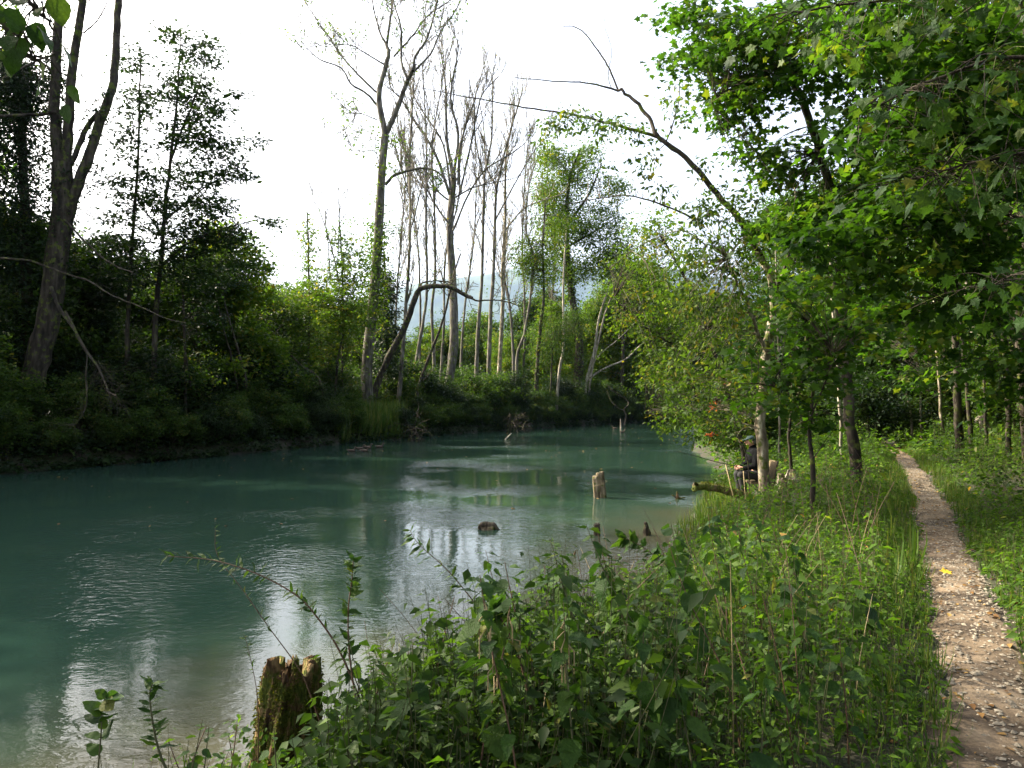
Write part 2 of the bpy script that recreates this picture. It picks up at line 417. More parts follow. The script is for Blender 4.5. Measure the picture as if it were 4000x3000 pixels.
def bark(name, c0, c1, c2, moss=0.0, scale=6.0, bump=0.6):
    m, nt, out = newmat(name); L = nt.links.new
    tc = nd(nt, "ShaderNodeTexCoord")
    mp = nd(nt, "ShaderNodeMapping"); mp.inputs["Scale"].default_value = (1, 1, 0.22); L(tc.outputs["Object"], mp.inputs[0])
    n1 = nd(nt, "ShaderNodeTexNoise"); n1.inputs["Scale"].default_value = scale; n1.inputs["Detail"].default_value = 6
    L(mp.outputs[0], n1.inputs["Vector"])
    n2 = nd(nt, "ShaderNodeTexNoise"); n2.inputs["Scale"].default_value = scale * 0.35; n2.inputs["Detail"].default_value = 3
    L(tc.outputs["Object"], n2.inputs["Vector"])
    n3 = nd(nt, "ShaderNodeTexNoise"); n3.inputs["Scale"].default_value = scale * 6; n3.inputs["Detail"].default_value = 4
    L(mp.outputs[0], n3.inputs["Vector"])
    r = ramp(nt, [(0.32, c0), (0.5, c1), (0.66, c2)]); L(n1.outputs[0], r.inputs[0])
    r2 = ramp(nt, [(0.35, (0.6, 0.6, 0.6)), (0.65, (1.3, 1.3, 1.25))]); L(n2.outputs[0], r2.inputs[0])
    mm = nd(nt, "ShaderNodeMix", data_type='RGBA', blend_type='MULTIPLY'); mm.inputs[0].default_value = 0.8
    L(r.outputs[0], mm.inputs[6]); L(r2.outputs[0], mm.inputs[7])
    last = mm.outputs[2]
    if moss > 0:
        r3 = ramp(nt, [(0.62 - 0.25 * moss, (0, 0, 0)), (0.72 - 0.25 * moss, (1, 1, 1))])
        n4 = nd(nt, "ShaderNodeTexNoise"); n4.inputs["Scale"].default_value = scale * 0.7; n4.inputs["Detail"].default_value = 8
        L(tc.outputs["Object"], n4.inputs["Vector"]); L(n4.outputs[0], r3.inputs[0])
        mo = nd(nt, "ShaderNodeMix", data_type='RGBA'); L(r3.outputs[0], mo.inputs[0]); L(last, mo.inputs[6])
        rm = ramp(nt, [(0.3, (0.035, 0.05, 0.01)), (0.7, (0.11, 0.13, 0.02))]); L(n3.outputs[0], rm.inputs[0])
        L(rm.outputs[0], mo.inputs[7]); last = mo.outputs[2]
    ad = nd(nt, "ShaderNodeMath", operation='ADD'); L(n1.outputs[0], ad.inputs[0])
    ml = nd(nt, "ShaderNodeMath", operation='MULTIPLY'); ml.inputs[1].default_value = 0.4; L(n3.outputs[0], ml.inputs[0]); L(ml.outputs[0], ad.inputs[1])
    bp = nd(nt, "ShaderNodeBump"); bp.inputs["Strength"].default_value = bump; bp.inputs["Distance"].default_value = 0.06
    L(ad.outputs[0], bp.inputs["Height"])
    pb = nd(nt, "ShaderNodeBsdfPrincipled"); pb.inputs["Roughness"].default_value = 0.85
    pb.inputs["Specular IOR Level"].default_value = 0.2
    L(last, pb.inputs["Base Color"]); L(bp.outputs[0], pb.inputs["Normal"]); L(pb.outputs[0], out.inputs[0])
    return m
M['bark_grey'] = bark("grey_bark", (0.04, 0.035, 0.03), (0.1, 0.09, 0.076), (0.19, 0.175, 0.15), 0.3, 5)
M['bark_pale'] = bark("pale_bark", (0.12, 0.1, 0.075), (0.28, 0.25, 0.2), (0.45, 0.41, 0.34), 0.1, 6)
M['bark_dark'] = bark("dark_bark", (0.014, 0.011, 0.009), (0.036, 0.029, 0.022), (0.075, 0.062, 0.048), 0.3, 6)
M['bark_spot'] = bark("spotted_bark", (0.06, 0.045, 0.03), (0.17, 0.14, 0.1), (0.42, 0.38, 0.3), 0.35, 9)
M['bark_moss'] = bark("mossy_bark", (0.035, 0.025, 0.016), (0.09, 0.065, 0.04), (0.16, 0.12, 0.075), 0.85, 9, 0.9)
M['wood_rot'] = bark("rotten_wood", (0.03, 0.018, 0.01), (0.12, 0.072, 0.036), (0.3, 0.2, 0.1), 0.6, 16, 1.0)
M['wood_post'] = bark("weathered_post_wood", (0.04, 0.03, 0.02), (0.15, 0.115, 0.075), (0.32, 0.26, 0.18), 0.25, 14, 0.8)
M['wood_wet'] = bark("wet_wood", (0.012, 0.01, 0.008), (0.04, 0.03, 0.02), (0.12, 0.1, 0.07), 0.2, 16, 0.8)

def plain(name, c, rough=0.7, var=0.25, scale=20, metal=0.0, bump=0.2, spec=0.35):
    m, nt, out = newmat(name); L = nt.links.new
    tc = nd(nt, "ShaderNodeTexCoord")
    n = nd(nt, "ShaderNodeTexNoise"); n.inputs["Scale"].default_value = scale; n.inputs["Detail"].default_value = 5
    L(tc.outputs["Object"], n.inputs["Vector"])
    r = ramp(nt, [(0.3, tuple(x * (1 - var) for x in c)), (0.7, tuple(min(1, x * (1 + var)) for x in c))]); L(n.outputs[0], r.inputs[0])
    bp = nd(nt, "ShaderNodeBump"); bp.inputs["Strength"].default_value = bump; bp.inputs["Distance"].default_value = 0.01; L(n.outputs[0], bp.inputs["Height"])
    pb = nd(nt, "ShaderNodeBsdfPrincipled"); pb.inputs["Roughness"].default_value = rough; pb.inputs["Metallic"].default_value = metal; pb.inputs["Specular IOR Level"].default_value = spec
    L(r.outputs[0], pb.inputs["Base Color"]); L(bp.outputs[0], pb.inputs["Normal"]); L(pb.outputs[0], out.inputs[0])
    return m
M['stem'] = plain("plant_stem", (0.07, 0.07, 0.03), 0.6)
M['stem_red'] = plain("reddish_stem", (0.1, 0.055, 0.035), 0.6)
M['straw'] = plain("dry_stalk", (0.27, 0.21, 0.11), 0.7)

def ground_mat():
    m, nt, out = newmat("forest_ground"); L = nt.links.new
    tc = nd(nt, "ShaderNodeTexCoord")
    n1 = nd(nt, "ShaderNodeTexNoise"); n1.inputs["Scale"].default_value = 1.2; n1.inputs["Detail"].default_value = 8
    n2 = nd(nt, "ShaderNodeTexNoise"); n2.inputs["Scale"].default_value = 22; n2.inputs["Detail"].default_value = 6
    L(tc.outputs["Object"], n1.inputs["Vector"]); L(tc.outputs["Object"], n2.inputs["Vector"])
    r1 = ramp(nt, [(0.3, (0.010, 0.008, 0.005)), (0.5, (0.026, 0.02, 0.012)), (0.7, (0.055, 0.042, 0.027))]); L(n2.outputs[0], r1.inputs[0])
    r2 = ramp(nt, [(0.25, (0.012, 0.02, 0.006)), (0.7, (0.035, 0.05, 0.012))]); L(n2.outputs[0], r2.inputs[0])
    rf = ramp(nt, [(0.42, (0, 0, 0)), (0.6, (1, 1, 1))]); L(n1.outputs[0], rf.inputs[0])
    mx = nd(nt, "ShaderNodeMix", data_type='RGBA'); L(rf.outputs[0], mx.inputs[0]); L(r1.outputs[0], mx.inputs[6]); L(r2.outputs[0], mx.inputs[7])
    bp = nd(nt, "ShaderNodeBump"); bp.inputs["Strength"].default_value = 0.8; bp.inputs["Distance"].default_value = 0.05; L(n2.outputs[0], bp.inputs["Height"])
    pb = nd(nt, "ShaderNodeBsdfPrincipled"); pb.inputs["Roughness"].default_value = 0.95
    L(mx.outputs[2], pb.inputs["Base Color"]); L(bp.outputs[0], pb.inputs["Normal"]); L(pb.outputs[0], out.inputs[0])
    return m
M['ground'] = ground_mat()
def path_mat():
    m, nt, out = newmat("trodden_path"); L = nt.links.new
    tc = nd(nt, "ShaderNodeTexCoord")
    n1 = nd(nt, "ShaderNodeTexNoise"); n1.inputs["Scale"].default_value = 3.5; n1.inputs["Detail"].default_value = 6
    v = nd(nt, "ShaderNodeTexVoronoi"); v.inputs["Scale"].default_value = 70; v.inputs["Randomness"].default_value = 1.0
    n2 = nd(nt, "ShaderNodeTexNoise"); n2.inputs["Scale"].default_value = 34; n2.inputs["Detail"].default_value = 10; n2.inputs["Roughness"].default_value = 0.75
    for n in (n1, v, n2): L(tc.outputs["Object"], n.inputs["Vector"])
    r1 = ramp(nt, [(0.32, (0.042, 0.028, 0.017)), (0.46, (0.11, 0.078, 0.05)), (0.6, (0.2, 0.148, 0.1)), (0.75, (0.29, 0.228, 0.16))]); L(n1.outputs[0], r1.inputs[0])
    rv = ramp(nt, [(0.3, (0.45, 0.42, 0.38)), (0.7, (1.3, 1.3, 1.25))]); L(n2.outputs[0], rv.inputs[0])
    mm = nd(nt, "ShaderNodeMix", data_type='RGBA', blend_type='MULTIPLY'); mm.inputs[0].default_value = 0.8
    L(r1.outputs[0], mm.inputs[6]); L(rv.outputs[0], mm.inputs[7])
    ad = nd(nt, "ShaderNodeMath", operation='MULTIPLY_ADD'); L(n1.outputs[0], ad.inputs[0]); ad.inputs[1].default_value = 3.0; L(n2.outputs[0], ad.inputs[2])
    bp = nd(nt, "ShaderNodeBump"); bp.inputs["Strength"].default_value = 0.9; bp.inputs["Distance"].default_value = 0.015; L(ad.outputs[0], bp.inputs["Height"])
    pb = nd(nt, "ShaderNodeBsdfPrincipled"); pb.inputs["Roughness"].default_value = 0.95
    L(mm.outputs[2], pb.inputs["Base Color"]); L(bp.outputs[0], pb.inputs["Normal"]); L(pb.outputs[0], out.inputs[0])
    return m
M['path'] = path_mat()
def water_mat():
    m, nt, out = newmat("turquoise_water"); L = nt.links.new
    at = nd(nt, "ShaderNodeAttribute", attribute_name="shallow")
    tc = nd(nt, "ShaderNodeTexCoord")
    nb = nd(nt, "ShaderNodeTexNoise"); nb.inputs["Scale"].default_value = 0.5; nb.inputs["Detail"].default_value = 5
    L(tc.outputs["Object"], nb.inputs["Vector"])
    ad = nd(nt, "ShaderNodeMath", operation='MULTIPLY_ADD'); L(nb.outputs[0], ad.inputs[0]); ad.inputs[1].default_value = 0.5
    L(at.outputs["Fac"], ad.inputs[2])
    sb = nd(nt, "ShaderNodeMath", operation='SUBTRACT'); L(ad.outputs[0], sb.inputs[0]); sb.inputs[1].default_value = 0.25
    r = ramp(nt, [(0.0, (0.016, 0.038, 0.028)), (0.25, (0.025, 0.048, 0.034)), (0.5, (0.050, 0.056, 0.036)), (0.75, (0.075, 0.064, 0.042)), (1.0, (0.085, 0.07, 0.045))])
    L(sb.outputs[0], r.inputs[0])
    # ripples: small wavelets gathered in wind patches, calm lanes between
    mp = nd(nt, "ShaderNodeMapping"); mp.inputs["Rotation"].default_value = (0, 0, 0.5); mp.inputs["Scale"].default_value = (0.9, 1.3, 1)
    L(tc.outputs["Object"], mp.inputs[0])
    w1 = nd(nt, "ShaderNodeTexNoise"); w1.inputs["Scale"].default_value = 7.0; w1.inputs["Detail"].default_value = 3; w1.inputs["Distortion"].default_value = 0.4
    w2 = nd(nt, "ShaderNodeTexNoise"); w2.inputs["Scale"].default_value = 2.2; w2.inputs["Detail"].default_value = 2
    w3 = nd(nt, "ShaderNodeTexNoise"); w3.inputs["Scale"].default_value = 19.0; w3.inputs["Detail"].default_value = 2
    for w in (w1, w2, w3): L(mp.outputs[0], w.inputs["Vector"])
    pt = nd(nt, "ShaderNodeTexNoise"); pt.inputs["Scale"].default_value = 0.22; pt.inputs["Detail"].default_value = 3
    L(tc.outputs["Object"], pt.inputs["Vector"])
    pr = ramp(nt, [(0.44, (0.05, 0.05, 0.05)), (0.62, (1.3, 1.3, 1.3))]); L(pt.outputs[0], pr.inputs[0])
    s1 = nd(nt, "ShaderNodeMath", operation='MULTIPLY'); L(w1.outputs[0], s1.inputs[0]); L(pr.outputs[0], s1.inputs[1])
    s3 = nd(nt, "ShaderNodeMath", operation='MULTIPLY_ADD'); L(w3.outputs[0], s3.inputs[0]); s3.inputs[1].default_value = 0.06; L(s1.outputs[0], s3.inputs[2])
    s2 = nd(nt, "ShaderNodeMath", operation='MULTIPLY_ADD'); L(w2.outputs[0], s2.inputs[0]); s2.inputs[1].default_value = 0.25; L(s3.outputs[0], s2.inputs[2])
    bp = nd(nt, "ShaderNodeBump"); bp.inputs["Strength"].default_value = 1.0; bp.inputs["Distance"].default_value = 0.015
    L(s2.outputs[0], bp.inputs["Height"])
    pb = nd(nt, "ShaderNodeBsdfPrincipled"); pb.inputs["Roughness"].default_value = 0.02; pb.inputs["IOR"].default_value = 1.34
    L(r.outputs[0], pb.inputs["Base Color"]); L(bp.outputs[0], pb.inputs["Normal"]); L(pb.outputs[0], out.inputs[0])
    return m
M['water'] = water_mat()
def hill_mat():
    m, nt, out = newmat("wooded_hill"); L = nt.links.new
    tc = nd(nt, "ShaderNodeTexCoord")
    n1 = nd(nt, "ShaderNodeTexNoise"); n1.inputs["Scale"].default_value = 0.006; n1.inputs["Detail"].default_value = 10
    L(tc.outputs["Object"], n1.inputs["Vector"])
    r = ramp(nt, [(0.35, (0.02, 0.035, 0.02)), (0.6, (0.045, 0.07, 0.03)), (0.75, (0.09, 0.11, 0.05))]); L(n1.outputs[0], r.inputs[0])
    pb = nd(nt, "ShaderNodeBsdfPrincipled"); pb.inputs["Roughness"].default_value = 1
    L(r.outputs[0], pb.inputs["Base Color"]); L(pb.outputs[0], out.inputs[0])
    return m
M['hill'] = hill_mat()

# ------------------------------------------------------------------ setting: ground, water, path, hills, haze
def grid_mesh(xs, ys, zf, name, mat, attrs=None):
    X, Y = np.meshgrid(xs, ys)
    Z = zf(X, Y)
    nx, ny = len(xs), len(ys)
    i = (np.arange(ny - 1)[:, None] * nx + np.arange(nx - 1)[None]).ravel()
    Q = np.stack([i, i + 1, i + nx + 1, i + nx], -1)
    at = {k: f(X, Y).ravel() for k, f in (attrs or {}).items()}
    me = make_mesh(name, np.stack([X, Y, Z], -1).reshape(-1, 3), Q, np.zeros((0, 3), int), mat, True, at)
    return link(bpy.data.objects.new(name, me))
def graded(parts):
    out = []
    for a, b, s in parts: out += list(np.arange(a, b, s))
    return np.array(out + [parts[-1][1]])
gx = graded([(-7200, -300, 690), (-300, -90, 30), (-90, -24, 1.5), (-24, -6, 0.8), (-6, 16, 0.27), (16, 40, 0.8), (40, 100, 4), (100, 300, 25), (300, 7200, 690)])
gy = graded([(-500, -60, 40), (-60, -8, 1.5), (-8, 24, 0.3), (24, 60, 1.0), (60, 120, 2), (120, 300, 15), (300, 8100, 650)])
ground = tag(grid_mesh(gx, gy, terr, "ground", M['ground']), "brown soil banks and forest floor under the trees", None, None, "structure")
wx = np.arange(-80, 34, 0.85); wy = np.arange(-44, 106, 0.85)
def shallow(x, y):
    s = -sdist(x, y)
    near = 1 - sst(0, 22, y * 0.55 - x - 8 + 12)              # the near bank shelves gently, the far one drops off
    w = 8.5 * near + 1.5
    return np.clip(1 - s / w, 0, 1) * (0.08 + 0.92 * near) * (1 - 0.75 * sst(13, 24, y))
water = tag(grid_mesh(wx, wy, lambda x, y: 0 * x, "water", M['water'], {"shallow": shallow}), "milky turquoise river water turning brown in the shallows", None, None, "structure")
# path ribbon
pc = cr(PATH, 14)
tn = np.gradient(pc, axis=0); tn /= np.linalg.norm(tn, axis=1, keepdims=True)
nrm = np.stack([tn[:, 1], -tn[:, 0]], -1)
r_ = rg(5)
g = Geo(); m_ = len(pc); ws = np.linspace(-1, 1, 9)
hw = 0.25 + 0.035 * np.sin(np.arange(m_) * 0.35) + 0.02 * np.sin(np.arange(m_) * 1.3) + 0.015 * r_.normal(0, 1, m_)
XY = pc[:, None, :] + (ws[None] * hw[:, None])[..., None] * nrm[:, None, :]
Zp = terr(XY[..., 0], XY[..., 1]) + 0.045 * (1 - np.abs(ws[None]) ** 4) - 0.004 + 0.004 * r_.normal(0, 1, XY.shape[:2])
i = (np.arange(m_ - 1)[:, None] * 9 + np.arange(8)[None]).ravel()
g.add(np.concatenate([XY, Zp[..., None]], -1).reshape(-1, 3), np.stack([i, i + 1, i + 10, i + 9], -1))
tag(g.build("path", M['path']), "narrow trodden gravel and earth footpath along the right bank", None, None, "structure")
def ptop(x, y):
    """ground height including the path's crown"""
    return terr(x, y) + 0.043 * np.clip(1 - (pdist(x, y) / 0.26) ** 4, 0, 1)
# far hills
hx = np.linspace(-7000, 7000, 120); hy = np.linspace(4750, 8000, 36)
def hz(X, Y):
    x, y = X / 2.5, Y / 2.5
    ridge = 395 + 70 * np.sin(x / 900 + 0.9) + 26 * np.sin(x / 260 + 1) + 9 * np.sin(x / 70)
    ridge = ridge * (0.72 + 0.28 * sst(-1300, -100, x))
    t = np.clip((y - 1900) / 700, 0, 1.6)
    prof = np.where(t < 1, sst(0, 1, t), 1 - 0.25 * (t - 1))
    return 2.5 * (2 + ridge * prof) + 30 * np.sin(x / 60 + y / 90) * prof * (1 - prof) * 4
tag(grid_mesh(hx, hy, hz, "hills", M['hill']), "blue wooded mountain ridge far behind the bare trees", None, None, "structure")
# air
hm = bpy.data.materials.new("pale_air"); hm.use_nodes = True
hm.node_tree.nodes.clear()
ho = hm.node_tree.nodes.new("ShaderNodeOutputMaterial"); pv = hm.node_tree.nodes.new("ShaderNodeVolumePrincipled")
pv.inputs["Color"].default_value = (0.42, 0.62, 1.0, 1); pv.inputs["Density"].default_value = 0.000045; pv.inputs["Anisotropy"].default_value = 0.2
hm.node_tree.links.new(pv.outputs[0], ho.inputs["Volume"])
g = Geo(); g.box((0, 3800, 706), (7400, 4600, 712))
HAZE = True
if HAZE: tag(g.build("haze", hm, smooth=False), "pale blue air over the valley", None, None, "stuff")

# ------------------------------------------------------------------ tree makers
def copy_thing(root, loc, rz, sc, label, group=None, name=None):
    r = root.copy(); link(r); r.location = tuple(loc); r.rotation_euler = (0, 0, rz); r.scale = (sc[0], sc[0], sc[1]) if isinstance(sc, tuple) else (sc,) * 3
    r["label"] = label
    if group: r["group"] = group
    for ch in root.children:
        c = ch.copy(); link(c, r)
    return r

def proto_tree(name, seed, H, r0, barkm, leafm, n1, L1, sub, lvl, k, size, spread, t0=0.25, up=0.3, ang=0.9, flat=0.7, tpl='card', lean=0.06, cat="tree", droop=0.35, taper=0.6):
    rng = rg(seed)
    root = empty(name, (0, 0, 0), "tree", cat)
    pts = [np.array([0, 0, -0.3])]
    d = unit([rng.normal(0, lean), rng.normal(0, lean), 1])
    for i in range(9):
        d = unit(d + rng.normal(0, 0.05, 3) + np.array([0, 0, 0.04])); pts.append(pts[-1] + d * (H * 0.95 / 9))
    pts = cr(pts, 3); R = r0 * np.linspace(1, 0.15, len(pts)) ** 0.8; R[:3] *= np.array([1.35, 1.18, 1.06])
    gt = Geo(); gt.tube(pts, R, 9, jag=0.03, rng=rng)
    gb = Geo(); tips = []
    sprout(gb, pts, R, rng, n1, L1, lvl, tips, up, ang, t0, sub, 5, 0.17, taper)
    gt.build("trunk", barkm, root); gb.build("branches", barkm, root)
    L = Leaves(); tips_leaves(L, tips, rng, k, size, spread, flat, droop=droop)
    L.build("crown", leafm, tpl, root)
    return root
def proto_shrub(name, seed, H, W, barkm, leafm, k, size, stems=11, sub=5, tpl='card', cat="bush", droop=0.4):
    rng = rg(seed); root = empty(name, (0, 0, 0), "bush", cat)
    g = Geo(); tips = []
    for s in range(stems):
        a = rng.random() * 2 * math.pi; rr = W * (0.15 + 0.55 * rng.random())
        top = np.array([math.cos(a) * rr, math.sin(a) * rr, H * (0.55 + 0.45 * rng.random())])
        b = np.array([math.cos(a) * 0.15, math.sin(a) * 0.15, -0.15])
        mid = b * 0.5 + top * 0.5 + np.array([0, 0, H * 0.12]) - 0.25 * np.array([top[0], top[1], 0])
        pts = cr([b, mid, top], 4); R = np.linspace(0.03, 0.006, len(pts))
        g.tube(pts, R, 5)
        sprout(g, pts, R, rng, 7, H * 0.42, 1, tips, 0.12, 1.0, 0.15, sub, 4, 0.22, 0.3)
    g.build("stems", barkm, root)
    L = Leaves(); tips_leaves(L, tips, rng, k, size, H * 0.055, 0.8, droop=droop)
    L.build("foliage", leafm, tpl, root)
    return root

RNG = rg(77)
def put(protos, used, px, d, H, label, group=None, wide=1.0, X=None):
    """place a copy (the first time the proto itself) with height factor H"""
    x = PX(px, d) if X is None else X
    i = int(RNG.integers(0, len(protos))); pr = protos[i]; rz = RNG.random() * 6.28
    z = T(x, d)
    if id(pr) not in used:
        used.add(id(pr)); pr.location = (x, d, z); pr.rotation_euler = (0, 0, rz); pr.scale = (H * wide, H * wide, H); pr["label"] = label
        if group: pr["group"] = group
        return pr
    return copy_thing(pr, (x, d, z), rz, (H * wide, H), label, group)
USED = set()

SHPX = [(-400, 24), (7, 26.5), (817, 35), (1446, 50), (1837, 63), (2116, 74), (2345, 86), (2650, 101), (4000, 110)]
def dshore(px): return float(np.interp(px, [a for a, b in SHPX], [b for a, b in SHPX]))

# ------------------------------------------------------------------ trees drawn after the photograph
class Tree:
    """one tree: limbs given as photo polylines at a ground depth, turned into 3-D limbs; twigs and leaves grow from them"""
    def __init__(s, name, label, d, barkm, cat="tree", group=None, seed=0, base=None):
        s.rng = rg(seed + 1000); s.d = d; s.bark = barkm; s.limbs = []; s.tips = []; s.wood = Geo(); s.L = Leaves()
        s.name, s.label, s.cat, s.group = name, label, cat, group
        s.base = None if base is None else np.array([base[0], base[1], T(*base)])
        s.parts = []
    def limb(s, pts, w0, w1, dd=0.0, dd0=0.0, part="limb", ground=False, sides=9, k=4, wob=0.25, pw=1.0, bark=None):
        n = len(pts)
        ds = s.d + dd0 + dd * (np.linspace(0, 1, n) ** 1.3)
        W = np.array([P(p[0], p[1], q) for p, q in zip(pts, ds)])
        if ground:
            b = W[0].copy(); z = T(b[0], b[1])
            if b[2] > z + 0.1: W = np.vstack([[b[0] - 0.15 * (W[1][0] - b[0]) / max(0.5, W[1][2] - b[2]) , b[1], z - 0.25], W])
            else: W[0][2] = z - 0.25
            if s.base is None: s.base = np.array([W[0][0], W[0][1], z])
        r0, r1 = PR(w0, s.d + dd0), PR(w1, s.d + dd0 + dd)
        C = cr(W, k)
        C[1:-1] += s.rng.normal(0, 1, (len(C) - 2, 3)) * wob * min(r0, 0.05)
        R = r1 + (r0 - r1) * (1 - np.linspace(0, 1, len(C))) ** pw
        if ground: R[0] *= 1.4; R[1] *= 1.15
        g = Geo(); g.tube(C, R, sides, jag=0.05, rng=s.rng)
        s.parts.append((part, g, bark)); s.limbs.append((C, R))
        return C, R
    def twigs(s, idx=None, n=8, L0=1.5, lvl=1, sub=4, up=0.4, ang=0.7, t0=0.2, wob=0.16, taper=0.4, rk=0.009):
        for i in (range(len(s.limbs)) if idx is None else idx):
            C, R = s.limbs[i]
            sprout(s.wood, C, R, s.rng, n, L0, lvl, s.tips, up, ang, t0, sub, 4, wob, taper, rk, 0.0148 if s.d > 45 else 0.0015)
    def leaves(s, k, size, spread, flat=0.7, frac=1.0, **kw):
        tp = s.tips if frac >= 1 else [t for t in s.tips if s.rng.random() < frac]
        tips_leaves(s.L, tp, s.rng, k, size, spread, flat, **kw)
    def blobs(s, bl, size, per, cl=0.45, flat=0.35, droop=0.5, wr=0.012, lay=True, tilt=0.45):
        """bl: (px, py, depth, rx px, ry px, depth radius m, clusters)"""
        LP = np.vstack([c for c, r in s.limbs]) if s.limbs else None
        for (px, py, d, rx, ry, rd, n) in bl:
            q = s.rng.normal(0, 1, (n, 3)); q /= np.linalg.norm(q, axis=1, keepdims=True); q *= (s.rng.random(n) ** 0.42)[:, None]
            for a in q:
                dd = d + a[2] * rd
                c = P(px + a[0] * rx, py + a[1] * ry, dd)
                z = T(c[0], c[1]); 
                if c[2] < max(z, 0) + 0.25: continue
                if LP is not None:
                    i = int(np.argmin(np.sum((LP - c) ** 2 * np.array([1, 1, 0.6]), 1))); p0 = LP[i]
                else: p0 = c + np.array([0.3, 0.3, 0.4])
                dv = c - p0; dist = np.linalg.norm(dv)
                if dist > 2.2: p0 = c - dv / dist * 2.2
                m = 0.5 * (p0 + c) + np.array([0, 0, 0.12 * min(dist, 2.2)]) + s.rng.normal(0, 0.06, 3)
                C = cr([p0, m, c], 3)
                s.wood.tube(C, np.linspace(wr, 0.003, len(C)), 3)
                k = max(3, int(per * (0.6 + 0.8 * s.rng.random())))
                off = s.rng.normal(0, 1, (k, 3)) * np.array([cl, cl, cl * flat])
                hv = s.rng.normal(0, 0.25, 2); off[:, 2] += off[:, 0] * hv[0] + off[:, 1] * hv[1]
                t = s.rng.random(k)[:, None]
                pos = c + off * (0.4 + 0.6 * t)
                s.L.add(pos, s.rng, size, droop=droop, out=off / cl * 0.8, var=s.rng.random(), tilt=tilt)
    def ivy(s, idx, n, size, rad=0.25, t0=0.0, t1=1.0):
        for i in idx:
            C, R = s.limbs[i]; t = t0 + (t1 - t0) * s.rng.random(n); ii = t * (len(C) - 1); j = np.minimum(ii.astype(int), len(C) - 2); f = (ii - j)[:, None]
            p = C[j] * (1 - f) + C[j + 1] * f; rr = (R[j] + rad * s.rng.random(n) ** 1.5)
            a = s.rng.random(n) * 6.283
            o = np.stack([np.cos(a), np.sin(a), s.rng.normal(0, 0.2, n)], -1)
            s.L.add(p + o * rr[:, None], s.rng, size, droop=0.7, out=o * 1.2, tilt=0.9)
    def done(s, leafm=None, tpl='card', crown="crown"):
        if s.base is None: s.base = s.limbs[0][0][0].copy()
        e = empty(s.name, s.base, s.label, s.cat, s.group)
        first = True
        for nm, g, *bk in s.parts:
            g.V = [v - s.base for v in g.V]; g.build(nm, (bk[0] if bk and bk[0] else s.bark), e)
        if s.wood.n:
            s.wood.V = [v - s.base for v in s.wood.V]; s.wood.build("twigs", s.bark, e)["kind"] = "stuff"
        if s.L.count():
            s.L.p = [p - s.base for p in s.L.p]; s.L.build(crown, leafm, tpl, e)
        s.root = e
        return e

# --- tall bare ash by the far bank
t = Tree("ash_tree", "tall pale trunked nearly bare ash forking high above the grassy far bank", 54, M['bark_grey'], seed=1)
t.limb([(1437, 1612), (1434, 1438), (1450, 1254), (1466, 1090), (1478, 900), (1492, 665), (1505, 525)], 48, 30, 0, part="trunk", ground=True, sides=12)
t.limb([(1505, 525), (1480, 380), (1505, 266), (1518, 209), (1508, 171)], 25, 13, 1)
t.limb([(1508, 171), (1480, 114), (1454, 0), (1440, -160)], 9, 3, 1, 1)
t.limb([(1512, 171), (1534, 0), (1545, -180)], 11, 4, -1, 1)
t.limb([(1511, 519), (1556, 411), (1594, 310), (1613, 272)], 22, 15, -2)
t.limb([(1613, 272), (1625, 215), (1670, 146), (1708, 0), (1730, -150)], 12, 4, -2, -2)
t.limb([(1592, 310), (1568, 241), (1568, 114), (1537, 0), (1530, -120)], 11, 4, 1.5, -1.8)
t.limb([(1619, 278), (1682, 209), (1720, 127), (1784, 32), (1830, -60)], 9, 3, 2, -2)
t.limb([(1537, 222), (1606, 146), (1670, 63), (1758, 0), (1850, -100)], 8, 3, -2, 0)
t.limb([(1480, 367), (1416, 310), (1353, 241), (1303, 171), (1246, 89), (1195, 13), (1150, -80)], 9, 3, 2.5, 0.5)
t.limb([(1473, 411), (1435, 367), (1372, 329), (1334, 266), (1252, 234), (1195, 184), (1176, 158)], 10, 2.5, -2.5, 0.5)
t.limb([(1505, 253), (1429, 209), (1372, 177), (1258, 171)], 7, 2.5, -3, 1)
t.limb([(1473, 468), (1398, 443), (1378, 487)], 5, 2.5, -1)
t.limb([(1492, 760), (1470, 600), (1400, 590), (1340, 545)], 4, 2, 1)
t.limb([(1505, 722), (1543, 684), (1638, 658), (1700, 668), (1745, 705)], 13, 6, -1.5)
t.twigs([2, 3, 5, 6, 7, 8], n=11, L0=2.8, lvl=1, sub=8, up=0.5)
t.twigs([9, 10, 11, 12, 13, 14], n=11, L0=2.4, lvl=1, sub=7, up=0.45)
t.twigs([1, 4], n=4, L0=2.5, lvl=1, sub=4, up=0.3)
t.leaves(5, 0.2, 0.22, frac=0.4)
t.tips = []
C0, R0 = t.limbs[0]
sprout(t.wood, C0, R0, t.rng, 34, 2.6, 1, t.tips, 0.12, 1.2, 0.28, 4, 4, 0.2, 0.5, 0.006)
t.leaves(9, 0.2, 0.3, 0.6, frac=0.8)
t.ivy([0], 2600, 0.2, 0.9, 0.42, 0.74)
t.done(M['leaf_yellow'])

